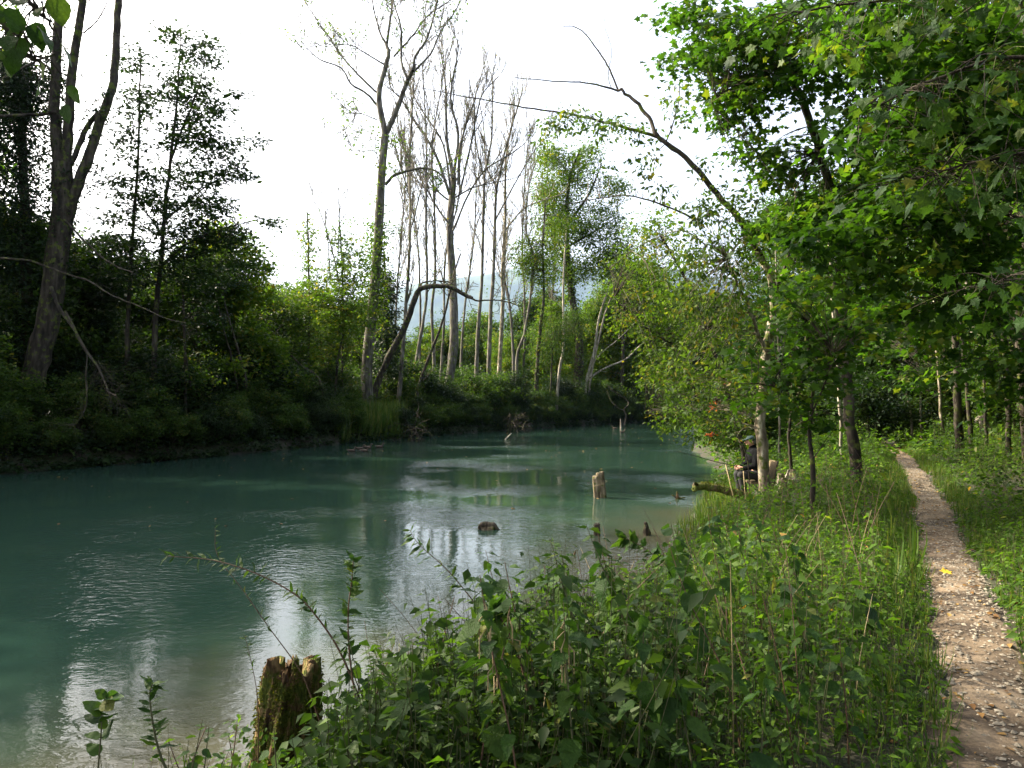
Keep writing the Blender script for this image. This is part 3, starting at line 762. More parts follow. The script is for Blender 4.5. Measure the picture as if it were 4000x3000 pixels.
# --- the arched trunk beside it
t = Tree("willow_tree", "dark mossy trunk arching over to the right beside the tall ash", 54.5, M['bark_dark'], seed=2)
t.limb([(1456, 1620), (1466, 1527), (1516, 1400), (1580, 1280), (1618, 1172), (1643, 1128), (1706, 1118), (1757, 1121), (1808, 1147), (1845, 1165)], 30, 14, -1.5, part="trunk", ground=True, sides=10)
t.limb([(1643, 1128), (1650, 1105), (1700, 1096), (1750, 1100)], 8, 3, 0)
t.limb([(1830, 1160), (1870, 1175), (1950, 1172), (2040, 1200)], 8, 3, 0, -1.4)
t.twigs([0, 1, 2], n=9, L0=1.8, lvl=1, sub=4, up=0.1, ang=1.0, t0=0.5)
t.leaves(2, 0.15, 0.1, frac=0.35)
t.done(M['leaf_yellow'])
t = Tree("willow_tree", "thin dark trunk leaning right, just right of the arched trunk", 59, M['bark_dark'], seed=3)
t.limb([(1630, 1530), (1643, 1489), (1681, 1381), (1725, 1267), (1757, 1140), (1775, 1060), (1800, 990)], 15, 5, -1, part="trunk", ground=True)
t.twigs(n=9, L0=1.6, lvl=1, sub=3, up=0.2)
t.leaves(3, 0.16, 0.15, frac=0.4)
t.done(M['leaf_yellow'])

# --- the group of slim bare trees
bare = [
 ("slim bare trunk standing nearest to the right of the tall ash", 56, [(1554, 1590), (1573, 1375), (1586, 1185), (1602, 900), (1600, 633), (1612, 400), (1622, 250)], 20, 4),
 ("slim bare trunk, second in the row right of the tall ash", 60, [(1622, 1450), (1649, 1280), (1668, 1121), (1663, 854), (1666, 665), (1663, 494), (1650, 253)], 15, 4),
 ("slim bare trunk, third in the row right of the tall ash", 62, [(1696, 1420), (1687, 1216), (1700, 1058), (1696, 791), (1688, 570), (1722, 348), (1735, 250)], 15, 3),
 ("stout grey bare trunk opening into a broad fan of limbs behind the arched trunk", 60, [(1750, 1530), (1773, 1343), (1770, 1153), (1757, 900), (1765, 780), (1771, 696)], 40, 24),
 ("slim bare trunk with thin fan top, just right of the stout fanned one", 61, [(1862, 1430), (1871, 1248), (1884, 1058), (1888, 791), (1897, 665), (1922, 520), (1922, 300)], 18, 4),
 ("straight bare trunk with ascending right limbs in the middle of the group", 62, [(1909, 1490), (1915, 1248), (1928, 1058), (1935, 823), (1942, 728), (1986, 538), (2030, 400)], 20, 4),
 ("brown slim bare trunk, right of the middle of the bare group", 63, [(1950, 1460), (1966, 1153), (1962, 1090), (1973, 854), (1975, 633), (1999, 500), (2042, 350)], 19, 4),
 ("pale sinuous bare trunk curving up to the brown one", 62, [(2006, 1420), (1998, 1267), (1985, 1153), (1970, 1080), (1975, 960), (1990, 860)], 14, 4),
 ("crooked bare trunk bending left then right, right of the sinuous pale one", 62, [(2020, 1400), (2048, 1305), (2073, 1153), (2080, 995), (2055, 900), (2062, 760), (2090, 640)], 13, 3),
 ("thin bare pole standing between the leaning and the fanned trunks", 64, [(1722, 1480), (1735, 1250), (1740, 1000), (1790, 780), (1800, 600), (1830, 430)], 12, 3),
 ("thin bare pole right of the straight trunk with ascending limbs", 68, [(2045, 1450), (2050, 1200), (2040, 950), (2050, 700), (2070, 480)], 11, 3),
 ("thin leaning bare pole crossing behind the stout fanned trunk", 70, [(1800, 1450), (1815, 1200), (1850, 950), (1860, 700), (1850, 450)], 12, 3),
 ("thin grey pole left of the first slim trunk behind the arched trunk", 66, [(1530, 1500), (1545, 1250), (1560, 1000), (1580, 760), (1585, 560)], 11, 3),
 ("pale thin pole between the leafy narrow tree and the knee bent trunk", 72, [(2140, 1480), (2150, 1250), (2165, 1050), (2170, 880)], 10, 3),
 ("thin bare trunk close behind the second in the row", 66, [(1640, 1400), (1640, 1100), (1625, 900), (1600, 760), (1560, 640), (1540, 540)], 10, 3),
]
for q, (lab, d, pts, w0, w1) in enumerate(bare):
    d = dshore(pts[0][0]) + 2.5 + (d - 56) * 0.8
    t = Tree("bare_tree", lab, d, M['bark_grey'] if q not in (6,) else M['bark_spot'], group="slim bare trees on the far bank", seed=20 + q)
    t.limb(pts, w0, w1, t.rng.normal(0, 1), part="trunk", ground=True, sides=8)
    if q == 3:
        for lp, a, b, dd in [([(1771, 696), (1746, 538), (1739, 316), (1720, 190)], 16, 3, 1.5), ([(1771, 696), (1790, 520), (1760, 380), (1790, 200), (1783, 150)], 12, 3, -1.5),
                             ([(1757, 760), (1700, 600), (1620, 470), (1560, 380), (1500, 330)], 13, 3, -2), ([(1760, 740), (1730, 560), (1640, 420), (1600, 330)], 10, 3, 2),
                             ([(1790, 720), (1800, 560), (1850, 400), (1895, 240)], 12, 3, 1), ([(1795, 760), (1840, 560), (1880, 380), (1945, 300)], 9, 3, -2),
                             ([(1757, 880), (1700, 800), (1640, 690), (1560, 560)], 9, 3, 2), ([(1770, 900), (1830, 760), (1900, 660), (2000, 600), (2050, 560)], 9, 3, -1),
                             ([(1750, 780), (1690, 735), (1650, 735)], 8, 3, 1), ([(1780, 770), (1840, 735), (1900, 720), (1990, 700)], 7, 3, -1)]:
            t.limb(lp, a, b, dd)
        t.twigs(list(range(1, len(t.limbs))), n=13, L0=3.2, lvl=1, sub=8, up=0.75, ang=0.45, t0=0.25, rk=0.014)
        t.twigs([0], n=8, L0=2.5, lvl=1, sub=3, up=0.6, t0=0.4)
    else:
        ex = {5: [([(1942, 728), (1900, 650), (1890, 500), (1870, 380)], 8, 3, 1), ([(1935, 860), (2010, 720), (2080, 600), (2150, 520)], 7, 2, 1)],
              6: [([(1973, 900), (2040, 820), (2100, 790), (2190, 760)], 7, 3, -1)],
              0: [([(1600, 633), (1560, 520), (1545, 400), (1500, 320)], 7, 2, 1), ([(1602, 900), (1640, 760), (1665, 600), (1670, 480)], 6, 2, 2)],
              4: [([(1893, 700), (1860, 560), (1850, 400), (1830, 300)], 7, 2, -2)]}.get(q, [])
        for lp, a, b, dd in ex: t.limb(lp, a, b, dd)
        t.twigs([0], n=26, L0=3.8, lvl=1, sub=8, up=0.6, ang=0.55, t0=0.4, taper=0.35, rk=0.013)
        if ex: t.twigs(list(range(1, len(t.limbs))), n=5, L0=2.2, lvl=1, sub=3, up=0.7, ang=0.5)
    t.leaves(2, 0.17, 0.14, frac=0.10)
    t.tips = []
    sprout(t.wood, t.limbs[0][0], t.limbs[0][1], t.rng, 10, 1.3, 0, t.tips, 0.1, 1.2, 0.1, 0, 3, 0.25, 0.3, 0.006)
    t.leaves(8, 0.18, 0.22)
    t.done(M['leaf_yellow'])

# --- leafy trees at the right end of the bare group
def leafy(name, label, d, trunk, w0, w1, blobs, leafm, size, per, cl, barkm=None, seed=0, limbs=(), ivy=0, flat=0.5, tpl='card', **kw):
    nd_ = max(d, dshore(trunk[0][0]) + 2.5 + (d - 60) * 0.5) if d > 49 else (max(d, dshore(trunk[0][0]) + 1.5) if trunk[0][0] < 2000 else d)
    blobs = [(b[0], b[1], b[2] + nd_ - d) + tuple(b[3:6]) + (int(b[6] * (2.6 if d > 59 else 1.25)),) for b in blobs]; d = nd_
    t = Tree(name, label, d, barkm or M['bark_dark'], seed=seed)
    t.limb(trunk, w0, w1, 0, part="trunk", ground=True, sides=9)
    for lp, a, b, dd in limbs: t.limb(lp, a, b, dd)
    if blobs: t.blobs(blobs, size, per, cl, flat)
    if ivy: t.ivy([0], ivy, size, 0.35, 0.0, 0.6)
    for f in kw.get('post', []): f(t)
    t.done(leafm, tpl)
    return t
leafy("leafy_tree", "narrow leafy tree with ivy green trunk right of the crooked bare trunk", 64, [(2097, 1470), (2111, 1280), (2124, 1153), (2120, 960), (2130, 800)], 19, 6,
      [(2110, 1030, 64, 80, 120, 2.5, 60), (2040, 1000, 64, 60, 90, 2, 30), (2180, 900, 65, 70, 80, 2, 26), (2130, 700, 65, 60, 120, 2.5, 26)], M['leaf_yellow'], 0.22, 26, 0.6, seed=50, ivy=900)
leafy("ivy_tree", "big leafy tree with thick reddish ivy hung trunk behind the far shore", 66, [(2257, 1510), (2263, 1343), (2238, 1185), (2219, 1027), (2213, 860), (2225, 700), (2260, 600)], 42, 8,
      [(2230, 690, 66, 120, 110, 4, 80), (2180, 860, 66, 110, 110, 4, 90), (2330, 880, 66, 120, 100, 4, 70), (2270, 1030, 66, 200, 90, 4, 100), (2150, 600, 66, 50, 60, 3, 24), (2390, 740, 66, 60, 70, 3, 22), (2300, 600, 66, 50, 40, 3, 14), (2410, 980, 66, 90, 70, 3, 30), (2130, 760, 66, 50, 60, 3, 20)],
      M['leaf_linden'], 0.27, 26, 0.9, barkm=M['bark_dark'], seed=51, ivy=2600,
      limbs=[([(2219, 1027), (2150, 880), (2110, 760)], 10, 4, 1), ([(2213, 880), (2300, 760), (2350, 640)], 12, 4, -1), ([(2225, 960), (2330, 900), (2420, 840)], 9, 3, 1)],
      post=[lambda t: t.twigs([1, 2, 3], n=8, L0=2.4, lvl=1, sub=3, up=0.7)])
leafy("slim_tree", "pale slim trunk with knee bend standing before the thick ivy hung tree", 63, [(2175, 1570), (2187, 1438), (2203, 1343), (2200, 1153), (2206, 995), (2215, 860)], 14, 5, [(2210, 900, 63, 60, 90, 2, 10)], M['leaf_yellow'], 0.2, 14, 0.4, barkm=M['bark_pale'], seed=52)
leafy("slim_tree", "pale thin trunk leaning right beyond the thick ivy hung tree", 63, [(2289, 1500), (2320, 1375), (2339, 1248), (2377, 1120), (2400, 1000)], 13, 4, [(2420, 1000, 63, 60, 60, 2, 14)], M['leaf_yellow'], 0.2, 14, 0.4, barkm=M['bark_pale'], seed=53)
leafy("slim_tree", "second thin pale trunk leaning right, close beside the other leaning one", 64, [(2305, 1490), (2345, 1300), (2365, 1220), (2400, 1130)], 9, 4, [(2420, 1100, 63, 60, 60, 2, 14)], M['leaf_mid'], 0.2, 14, 0.4, barkm=M['bark_pale'], seed=54)
leafy("leafy_tree", "dark leafy tree right of the thick ivy hung tree against the blue hill", 72, [(2430, 1500), (2436, 1300), (2440, 1100), (2450, 950)], 18, 6,
      [(2440, 1080, 72, 110, 110, 4, 90), (2370, 1200, 72, 80, 80, 3, 40), (2530, 1180, 72, 90, 120, 3, 60)], M['leaf_mid'], 0.25, 30, 0.7, seed=55)
leafy("leafy_tree", "small bright green tree under the big ivy hung tree by the water", 60, [(2150, 1560), (2155, 1440), (2160, 1330)], 10, 5,
      [(2150, 1330, 60, 90, 90, 3, 50), (2240, 1260, 62, 60, 60, 2, 24)], M['leaf_mid'], 0.2, 30, 0.5, seed=56)
# fallen, barkless branch leaning out of the bank
t = Tree("fallen_branch", "pale barkless branch leaning up to the right from the far bank shrubs", 88, M['bark_pale'], "branch", seed=57)
t.limb([(2270, 1520), (2339, 1451), (2440, 1406), (2490, 1360), (2530, 1325)], 9, 4, 0, part="main_stem", ground=True)
t.limb([(2300, 1480), (2330, 1400), (2420, 1320), (2500, 1240)], 4, 2, 1)
t.twigs(n=5, L0=1.2, lvl=0, up=0.2); t.done()

# --- big dark trunks on the left bank
t = Tree("poplar_tree", "big dark many-stemmed trunk rising out of the frame on the left bank", 30.5, M['bark_dark'], seed=60)
t.limb([(75, 1690), (110, 1560), (150, 1400), (185, 1270), (212, 1090), (235, 900), (245, 760), (242, 640)], 92, 72, 0, part="trunk", ground=True, sides=14)
t.limb([(236, 640), (220, 540), (214, 380), (222, 200), (232, 0), (240, -250)], 48, 26, 0.6)
t.limb([(256, 640), (268, 500), (279, 316), (300, 160), (325, 0), (350, -250)], 40, 24, -0.6)
t.limb([(262, 860), (290, 760), (318, 684), (354, 600), (392, 475), (437, 348), (449, 253), (458, 100), (466, -60), (470, -250)], 46, 22, 1.0)
t.limb([(276, 640), (300, 590), (338, 500), (385, 435)], 22, 18, 0.7)
t.limb([(325, 130), (380, 80), (420, 0), (440, -80)], 6, 3, 0.5)
t.limb([(0, 1008), (120, 1020), (240, 1065), (354, 1102), (440, 1155), (544, 1197), (640, 1240), (728, 1262)], 9, 2.5, -3, -0.8)
t.limb([(200, 1120), (228, 1197), (290, 1290), (342, 1381), (380, 1430), (405, 1482), (425, 1530), (456, 1546)], 14, 4, -3.2, -0.5)
t.limb([(250, 860), (320, 930), (380, 990), (450, 1040), (520, 1065)], 10, 4, -2, -0.4)
t.limb([(342, 1381), (335, 1480), (338, 1580), (300, 1650), (270, 1660)], 4, 2, -1, -2.5)
t.limb([(220, 440), (120, 448), (0, 455), (-60, 450)], 14, 7, -1.5)
t.limb([(215, 210), (120, 250), (40, 290), (-40, 330)], 8, 4, -2.0)
t.limb([(290, 100), (360, 110), (440, 130), (500, 142)], 4, 2, -1)
t.twigs([7], n=22, L0=1.6, lvl=1, sub=4, up=-0.25, ang=0.9, t0=0.45, wob=0.28, rk=0.006)
t.twigs([6, 8, 9], n=9, L0=1.3, lvl=1, sub=3, up=-0.1, ang=0.8, t0=0.2, wob=0.25, rk=0.007)
t.twigs([5, 10, 11, 12], n=8, L0=1.2, lvl=1, sub=3, up=0.2, ang=0.8)
tp = list(t.tips); t.tips = []
t.twigs([1, 2, 3, 4], n=22, L0=0.9, lvl=0, up=0.1, ang=1.1, t0=0.0, rk=0.006)
t.leaves(10, 0.13, 0.12, frac=0.7)
t.blobs([(400, 440, 30.5, 60, 120, 1.2, 22), (360, 720, 30.5, 70, 130, 1.2, 26), (380, 900, 30.5, 60, 60, 1, 8)], 0.12, 14, 0.22)
sprout(t.wood, *t.limbs[1], t.rng, 8, 3.5, 1, t.tips, 0.2, 0.9, 0.75, 5); sprout(t.wood, *t.limbs[2], t.rng, 8, 3.5, 1, t.tips, 0.2, 0.9, 0.8, 5)
t.ivy([0], 700, 0.13, 0.2, 0.6, 1.0); t.ivy([1], 500, 0.13, 0.18, 0, 0.8)
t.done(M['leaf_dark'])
def ivytree(label, d, pts, w, n, rad, seed, extra=()):
    t = Tree("ivy_tree", label, d, M['bark_dark'], seed=seed)
    t.limb(pts, w, w * 0.45, 0, part="trunk", ground=True, sides=9)
    for lp, a, b, dd in extra: t.limb(lp, a, b, dd)
    t.twigs(n=16, L0=1.4, lvl=1, sub=3, up=0.0, ang=1.1, t0=0.15)
    t.leaves(14, 0.15, 0.2, frac=0.8)
    t.ivy([0], n, 0.15, rad, 0.0, 1.0)
    t.done(M['leaf_ivy'])
ivytree("thick ivy covered tree left of the many-stemmed trunk on the left bank", 32, [(95, 1700), (105, 1300), (100, 900), (88, 600), (80, 380), (85, 250)], 46, 15000, 1.5, 61,
        [([(88, 600), (40, 420), (10, 260)], 9, 4, 1), ([(90, 450), (150, 330), (190, 230)], 8, 3, -1)])
ivytree("ivy covered tree at the left edge of the picture on the left bank", 31, [(-60, 1700), (-40, 1200), (-30, 800), (-50, 400), (-60, 100)], 46, 12000, 1.6, 62)

t = Tree("dead_branch", "pale dead bough with a spray of twigs hanging before the left bank bushes", 28.5, M['bark_dark'], "branch", seed=63)
t.limb([(255, 1215), (300, 1300), (342, 1381), (380, 1430), (405, 1482), (425, 1530), (456, 1546)], 9, 4, -1, part="main_stem")
t.limb([(342, 1390), (335, 1480), (338, 1580), (300, 1650), (270, 1665)], 4, 2, -.5, -.3, part="main_stem")
t.twigs([0], n=24, L0=1.3, lvl=1, sub=3, up=-0.25, ang=0.9, t0=0.3, wob=0.3, rk=0.006); t.twigs([1], n=6, L0=0.9, lvl=0, up=-.1)
t.done()
# --- two slender trees with layered sprays
def layered(label, d, trunk, w0, w1, blobs, seed, limbs=()):
    t = Tree("maple_tree", label, d, M['bark_dark'], seed=seed)
    t.limb(trunk, w0, w1, 0, part="trunk", ground=True, sides=8)
    for lp, a, b, dd in limbs: t.limb(lp, a, b, dd)
    t.blobs([tuple(b[:6]) + (int(b[6] * 1.35),) for b in blobs], 0.19, 28, 0.4, 0.13, droop=0.1, wr=0.014, tilt=0.25)
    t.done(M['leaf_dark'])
layered("slender dark tree with layered leaf sprays, left one of the two on the left bank", 34, [(498, 1600), (500, 1310), (510, 1045), (519, 886), (538, 633), (547, 330), (550, 200)], 24, 4,
        [(520, 240, 34, 60, 80, 1.5, 12), (560, 400, 34, 90, 110, 2, 26), (500, 560, 34, 70, 90, 2, 16), (520, 720, 34, 100, 90, 2.5, 22), (470, 850, 34, 80, 50, 2.5, 14), (470, 970, 34, 120, 60, 3, 26), (440, 700, 34, 50, 40, 1.5, 6), (500, 1080, 34, 160, 70, 3, 24)], 70)
layered("slender dark tree with layered leaf sprays, right and wider one of the two", 34, [(598, 1600), (608, 1230), (627, 1045), (639, 886), (665, 633), (690, 411), (700, 250), (705, 150)], 26, 4,
        [(665, 150, 34, 50, 50, 1.2, 8), (760, 215, 34, 100, 70, 2, 18), (840, 180, 34, 30, 40, 1, 4), (720, 330, 34, 130, 70, 2.5, 30), (800, 430, 34, 100, 60, 2.5, 20), (920, 360, 34, 40, 20, 1, 3), (720, 520, 34, 130, 80, 3, 36), (850, 570, 34, 130, 60, 3, 28), (1000, 545, 34, 45, 25, 1, 5),
         (760, 680, 34, 190, 70, 3, 46), (940, 670, 34, 70, 40, 2, 10), (680, 800, 34, 170, 70, 3, 40), (840, 800, 34, 110, 60, 3, 22), (700, 930, 34, 230, 80, 3, 60), (900, 920, 34, 150, 60, 3, 34), (1040, 870, 34, 60, 25, 1.5, 6), (760, 1060, 34, 260, 80, 3.5, 70)], 71,
        [([(665, 633), (720, 480), (770, 360), (800, 240)], 10, 3, -1), ([(634, 870), (740, 780), (850, 700), (950, 660)], 9, 3, 1), ([(627, 1045), (720, 960), (850, 900), (1000, 860)], 10, 3, -1.5), ([(640, 930), (560, 820), (480, 760)], 8, 3, 1)])
leafy("slim_tree", "thin twin grey stems on the left bank right of the slender pair", 36, [(725, 1520), (722, 1400), (718, 1200), (715, 1080), (720, 950)], 13, 6, [(730, 1130, 36, 110, 110, 2, 22), (820, 1240, 36, 90, 90, 2, 18)], M['leaf_dark'], 0.16, 22, 0.4, seed=72,
      limbs=[([(745, 1510), (728, 1400), (716, 1280)], 9, 5, 0)])
for q, (lab, pts, w) in enumerate([("dark stem leaning left in the middle of the left bank", [(935, 1560), (905, 1400), (870, 1280), (840, 1150)], 11),
                                   ("dark stem leaning right to left beside the other leaning stem on the left bank", [(960, 1500), (925, 1350), (890, 1230), (860, 1100)], 14),
                                   ("bare stem fallen slantwise across the left bank left of the tall ash", [(1250, 1490), (1180, 1430), (1110, 1360), (1070, 1310)], 13)]):
    leafy("leaning_tree", lab, 40, pts, w, 4, [(pts[-1][0], pts[-1][1] - 40, 40, 120, 90, 2, 16)], M['leaf_dark'], 0.17, 22, 0.4, seed=74 + q)
# yellow-green feathery tree and its bare neighbours left of the ash
for q, (lab, tr_, bl) in enumerate([
    ("ivy wrapped thin spire like tree between the left bank and the tall ash", [(1205, 1400), (1207, 1150), (1205, 950), (1200, 830)], [(1205, 930, 52, 22, 110, 0.8, 26), (1205, 1080, 52, 36, 80, 1, 22)]),
    ("yellow green feathery ash sapling right of the ivy wrapped spire", [(1335, 1500), (1340, 1250), (1335, 1000), (1325, 850)], [(1335, 950, 52, 60, 110, 2, 30), (1300, 1090, 52, 120, 90, 2.5, 60), (1390, 1040, 51, 80, 100, 2, 40), (1330, 1250, 51, 110, 110, 2.5, 60)]),
    ("broad yellow green tree in front of the tall ash's lower trunk on its left", [(1310, 1560), (1320, 1400), (1345, 1280), (1360, 1150)], [(1250, 1180, 50, 150, 90, 3, 80), (1360, 1200, 50, 100, 120, 2.5, 60), (1250, 1330, 50, 150, 120, 3, 80), (1130, 1240, 50, 110, 120, 3, 50)])]):
    leafy("feathery_tree", lab, 52 if q < 2 else 50, tr_, 13, 4, bl, M['leaf_yellow'], 0.19, 24, 0.5, seed=80 + q, flat=0.25,
          limbs=[] if q != 1 else [([(1325, 1100), (1290, 950), (1250, 830), (1215, 770)], 6, 2, 1), ([(1320, 1000), (1325, 850), (1318, 720)], 5, 2, 0), ([(1290, 1080), (1282, 960), (1268, 790)], 5, 2, 1)],
          post=[lambda t: t.twigs(n=5, L0=2, lvl=1, sub=3, up=0.6)])
leafy("dark_tree", "dense dark ivy mass standing right behind the tall ash trunk", 58, [(1515, 1560), (1512, 1300), (1505, 1100), (1500, 980)], 18, 6,
      [(1500, 1120, 58, 45, 110, 2, 60), (1510, 1290, 58, 60, 130, 2, 80), (1515, 1420, 57, 60, 90, 2, 40)], M['leaf_ivy'], 0.22, 34, 0.5, seed=84)

# ------------------------------------------------------------------ repeated trees and bushes
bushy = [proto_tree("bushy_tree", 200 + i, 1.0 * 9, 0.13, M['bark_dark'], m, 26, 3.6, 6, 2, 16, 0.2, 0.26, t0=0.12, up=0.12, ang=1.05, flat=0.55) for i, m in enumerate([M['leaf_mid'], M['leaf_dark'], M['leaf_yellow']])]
for b in bushy: b["_h"] = 9.0
shrub = [proto_shrub("river_bush", 220 + i, 3.0, 2.2, M['bark_dark'], m, 15, 0.15) for i, m in enumerate([M['leaf_mid'], M['leaf_dark'], M['leaf_mid']])]
wood = [proto_tree("forest_tree", 240 + i, 17, 0.16, bk, m, 26, 4.6, 6, 2, 9, 0.24, 0.42, t0=0.35, up=0.2, ang=1.0, flat=0.45, tpl='oval4') for i, (m, bk) in enumerate([(M['leaf_maple'], M['bark_dark']), (M['leaf_maple'], M['bark_pale']), (M['leaf_mid'], M['bark_dark'])])]

# left bank, mid height row (9 m prototypes)
row = [(40, 33, 1.15, "bushy dark tree at the far left behind the ivy covered trees"), (260, 36, 1.0, "bushy tree right behind the many-stemmed trunk"),
       (430, 42, 1.05, "bushy tree between the many-stemmed trunk and the slender pair"), (600, 44, 1.05, "bushy tree directly behind the slender pair"),
       (780, 42, 1.1, "bushy tree just right behind the slender pair"), (930, 43, 1.28, "dense rounded dark tree standing highest right of the slender pair"),
       (1060, 50, 1.0, "bushy tree filling the gap left of the ivy wrapped spire"), (1180, 58, 1.0, "bushy tree behind the ivy wrapped spire"),
       (1330, 64, 1.0, "bushy tree behind the feathery sapling"), (1420, 70, 0.95, "bushy tree behind the tall ash trunk"),
       (150, 48, 1.3, "taller bushy tree deep behind the left edge trees"), (700, 56, 1.25, "far bushy tree seen through the slender pair"),
       (340, 54, 1.15, "far bushy tree seen left of the slender pair")]
row += [(60, 60, 1.3, 'deep wood tree at the left edge'), (220, 66, 1.3, 'deep wood tree left behind the many stemmed trunk'), (480, 66, 1.3, 'deep wood tree left behind the slender pair'), (860, 64, 1.2, 'deep wood tree right behind the slender pair'), (1010, 68, 1.2, 'deep wood tree beyond the rounded dark tree'), (130, 38, .6, 'low bushy tree under the many stemmed trunk'), (330, 37, .6, 'low bushy tree right of the many stemmed trunk foot'), (20, 36, .7, 'low bushy tree at the left edge foot of the ivy trees')]
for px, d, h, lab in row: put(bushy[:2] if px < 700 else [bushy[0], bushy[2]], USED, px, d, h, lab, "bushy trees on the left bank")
far = [(1530, 72, .75), (1610, 74, .7), (1700, 76, .8), (1790, 78, .75), (1880, 82, .8), (1980, 84, .85), (2080, 88, .8), (2190, 92, 1.1), (2290, 100, 1.4), (2400, 104, 1.7), (2500, 112, 1.9), (2600, 116, 2.0), (2750, 112, 1.9), (1460, 66, .8), (1840, 104, 1.45), (1920, 120, 1.6), (2120, 116, 1.6), (1700, 118, 1.5), (1560, 84, 1.0), (1660, 92, 1.1), (1760, 86, 1.0), (1860, 96, 1.15), (1960, 88, 1.0), (2060, 98, 1.15), (2150, 90, 1.05), (2330, 100, 1.2), (2450, 108, 1.5), (2560, 110, 1.5), (2680, 104, 1.5),
       (1500, 100, 1.2), (1620, 110, 1.2), (1800, 112, 1.3), (1990, 115, 1.3), (1380, 96, 1.3), (1240, 92, 1.3), (1100, 86, 1.3), (2250, 120, 1.4), (2800, 96, 1.6), (2920, 84, 1.5), (3020, 76, 1.4)]
nm = "first second third fourth fifth sixth seventh eighth ninth tenth eleventh twelfth thirteenth fourteenth fifteenth sixteenth seventeenth eighteenth nineteenth twentieth".split()
far = [(a, max(b, dshore(a) + 12 + 8 * ((a * 7) % 3)), c) for a, b, c in far]
far.sort()
for q, (px, d, h) in enumerate(far):
    h = h * (1.02 if 1480 < px < 2120 else 1.28)
    where = "left of" if px < 1437 else ("behind" if px < 2100 else "right of")
    lm = "the tall ash" if px < 1437 else ("the row of slim bare trunks" if px < 2100 else "the thick ivy hung tree")
    hh = "low" if h < 1.1 else ("middling" if h < 1.25 else "tall")
    put([bushy[0], bushy[2]], USED, px, d, h, f"{hh} green tree, far wood {where} {lm}", "green trees of the far wood")
for x, y, h in [(-24, 24.5, .95), (-27.5, 21.5, 1.1), (-30.5, 18.6, 1.15), (-34.5, 15.0, 1.35), (-34, 20.5, 1.1), (-38, 16, 1.4), (-41, 12.5, 1.6), (-38, 22, 1.2), (-31, 25, 1.0), (-29, 29, 1.1), (-45, 6, 1.6), (-37, 10, 1.3), (-30, 36, 1.4)]:  # unseen trees left of frame, added to shade the near bank
    put(wood, USED, 0, y, h, f"unseen leafy shade tree {'behind' if y > 28 else 'left of'} the ivy covered trees", "unseen shade trees added on the left bank", 1.0, X=x)
for x, y, h in [(-29, 22.3, 1.6), (-36.5, 25, 1.75), (-33, 30, 1.4), (-31, 24.5, 1.8), (-35, 28, 1.9)]:  # unseen tall trees, added narrow so their shade dapples the path
    put(wood, USED, 0, y, h, "unseen tall narrow shade tree left of the ivy covered trees", "unseen shade trees added on the left bank", 0.5, X=x)
for x, y, h in [(-3.5, -4, 1.0), (3.8, -3, 1.0), (0.5, -8, 1.1), (7.5, 1, 1.0), (-7.5, -9, 1.1), (9, -6, 1.1)]:  # unseen trees around the camera, added to cut skylight on the near bank
    put(wood, USED, 0, y, h, "unseen leafy tree around the viewpoint, added for shade", "unseen shade trees added around the viewpoint", 1.0, X=x)
# far-bank shrubs along the water line
def shore_line(pts, step, off, seed):
    rng = rg(seed); p = np.array(pts, float); out = []
    for a, b in zip(p[:-1], p[1:]):
        L = np.linalg.norm(b - a); n = max(1, int(L / step)); nrml = np.array([-(b - a)[1], (b - a)[0]]) / L
        for k in range(n): out.append(a + (b - a) * (k + rng.random()) / n + nrml * off * (0.7 + 0.6 * rng.random()))
    return out
lsh = [(-19.8, 25.2), (-18.5, 26.5), (-14.5, 35), (-9.7, 50), (-3.6, 63), (3, 74), (10.4, 86), (22, 99)]
cnt = 0
for off, st, h0 in ((0.1, 1.5, 0.45), (1.4, 2.0, 0.62), (3.0, 2.6, 0.95), (5.5, 3.4, 1.15)):
    for x, y in shore_line(lsh, st, off, int(off * 10)):
        px = (x / y * FPX + 512) / 0.256
        if 1385 < px < 1560 and off < 2: continue
        
        sz = "low" if h0 < .5 else "small" if h0 < 0.8 else ("medium" if h0 < 1.0 else "tall")
        row_ = {0.45: "at the waterline", 0.62: "overhanging the water", 0.95: "on the slope", 1.15: "on top"}[h0]
        seg = ("below the ivy covered trees" if px < 350 else "below the slender pair" if px < 800 else "left of the tall ash" if px < 1400 else "below the arched trunk" if px < 1700
               else "below the slim bare trunks" if px < 2150 else "at the river's far end")
        put(shrub, USED, px, y, h0 * (0.8 + 0.5 * RNG.random()), f"{sz} bush {row_}, far bank {seg}", "bushes along the far bank", 1.15, X=x)
# wood on the right, beyond the path
rw = [(8.5, 8.5, .7), (12.5, 12, .85), (11.0, 15.5, .8), (15.5, 16.5, 1), (14.6, 20.5, .95), (18.6, 22, 1), (17.5, 27, 1.05), (22, 27.5, 1), (21, 33, 1.1), (26, 32, 1.05), (24.5, 39, 1.05),
      (30, 38, 1.1), (28, 46, 1.1), (34, 45, 1.1), (33, 54, 1.15), (40, 52, 1.1), (38, 62, 1.2), (30, 64, 1.2), (24, 60, 1.1), (45, 60, 1.15), (36, 72, 1.2), (27, 76, 1.2), (17.5, 40, .8), (20, 50, .9), (15, 33, .65)]
for q, (x, y, h) in enumerate(rw):
    dist = "nearest" if y < 13 else "near" if y < 23 else "middle distance" if y < 42 else "deep"
    side = "close to the path's right edge" if x < y * 0.62 else "well right of the path"
    put(wood, USED, 0, y, h, f"{dist} leafy tree {side}", "trees of the right hand wood", X=x)
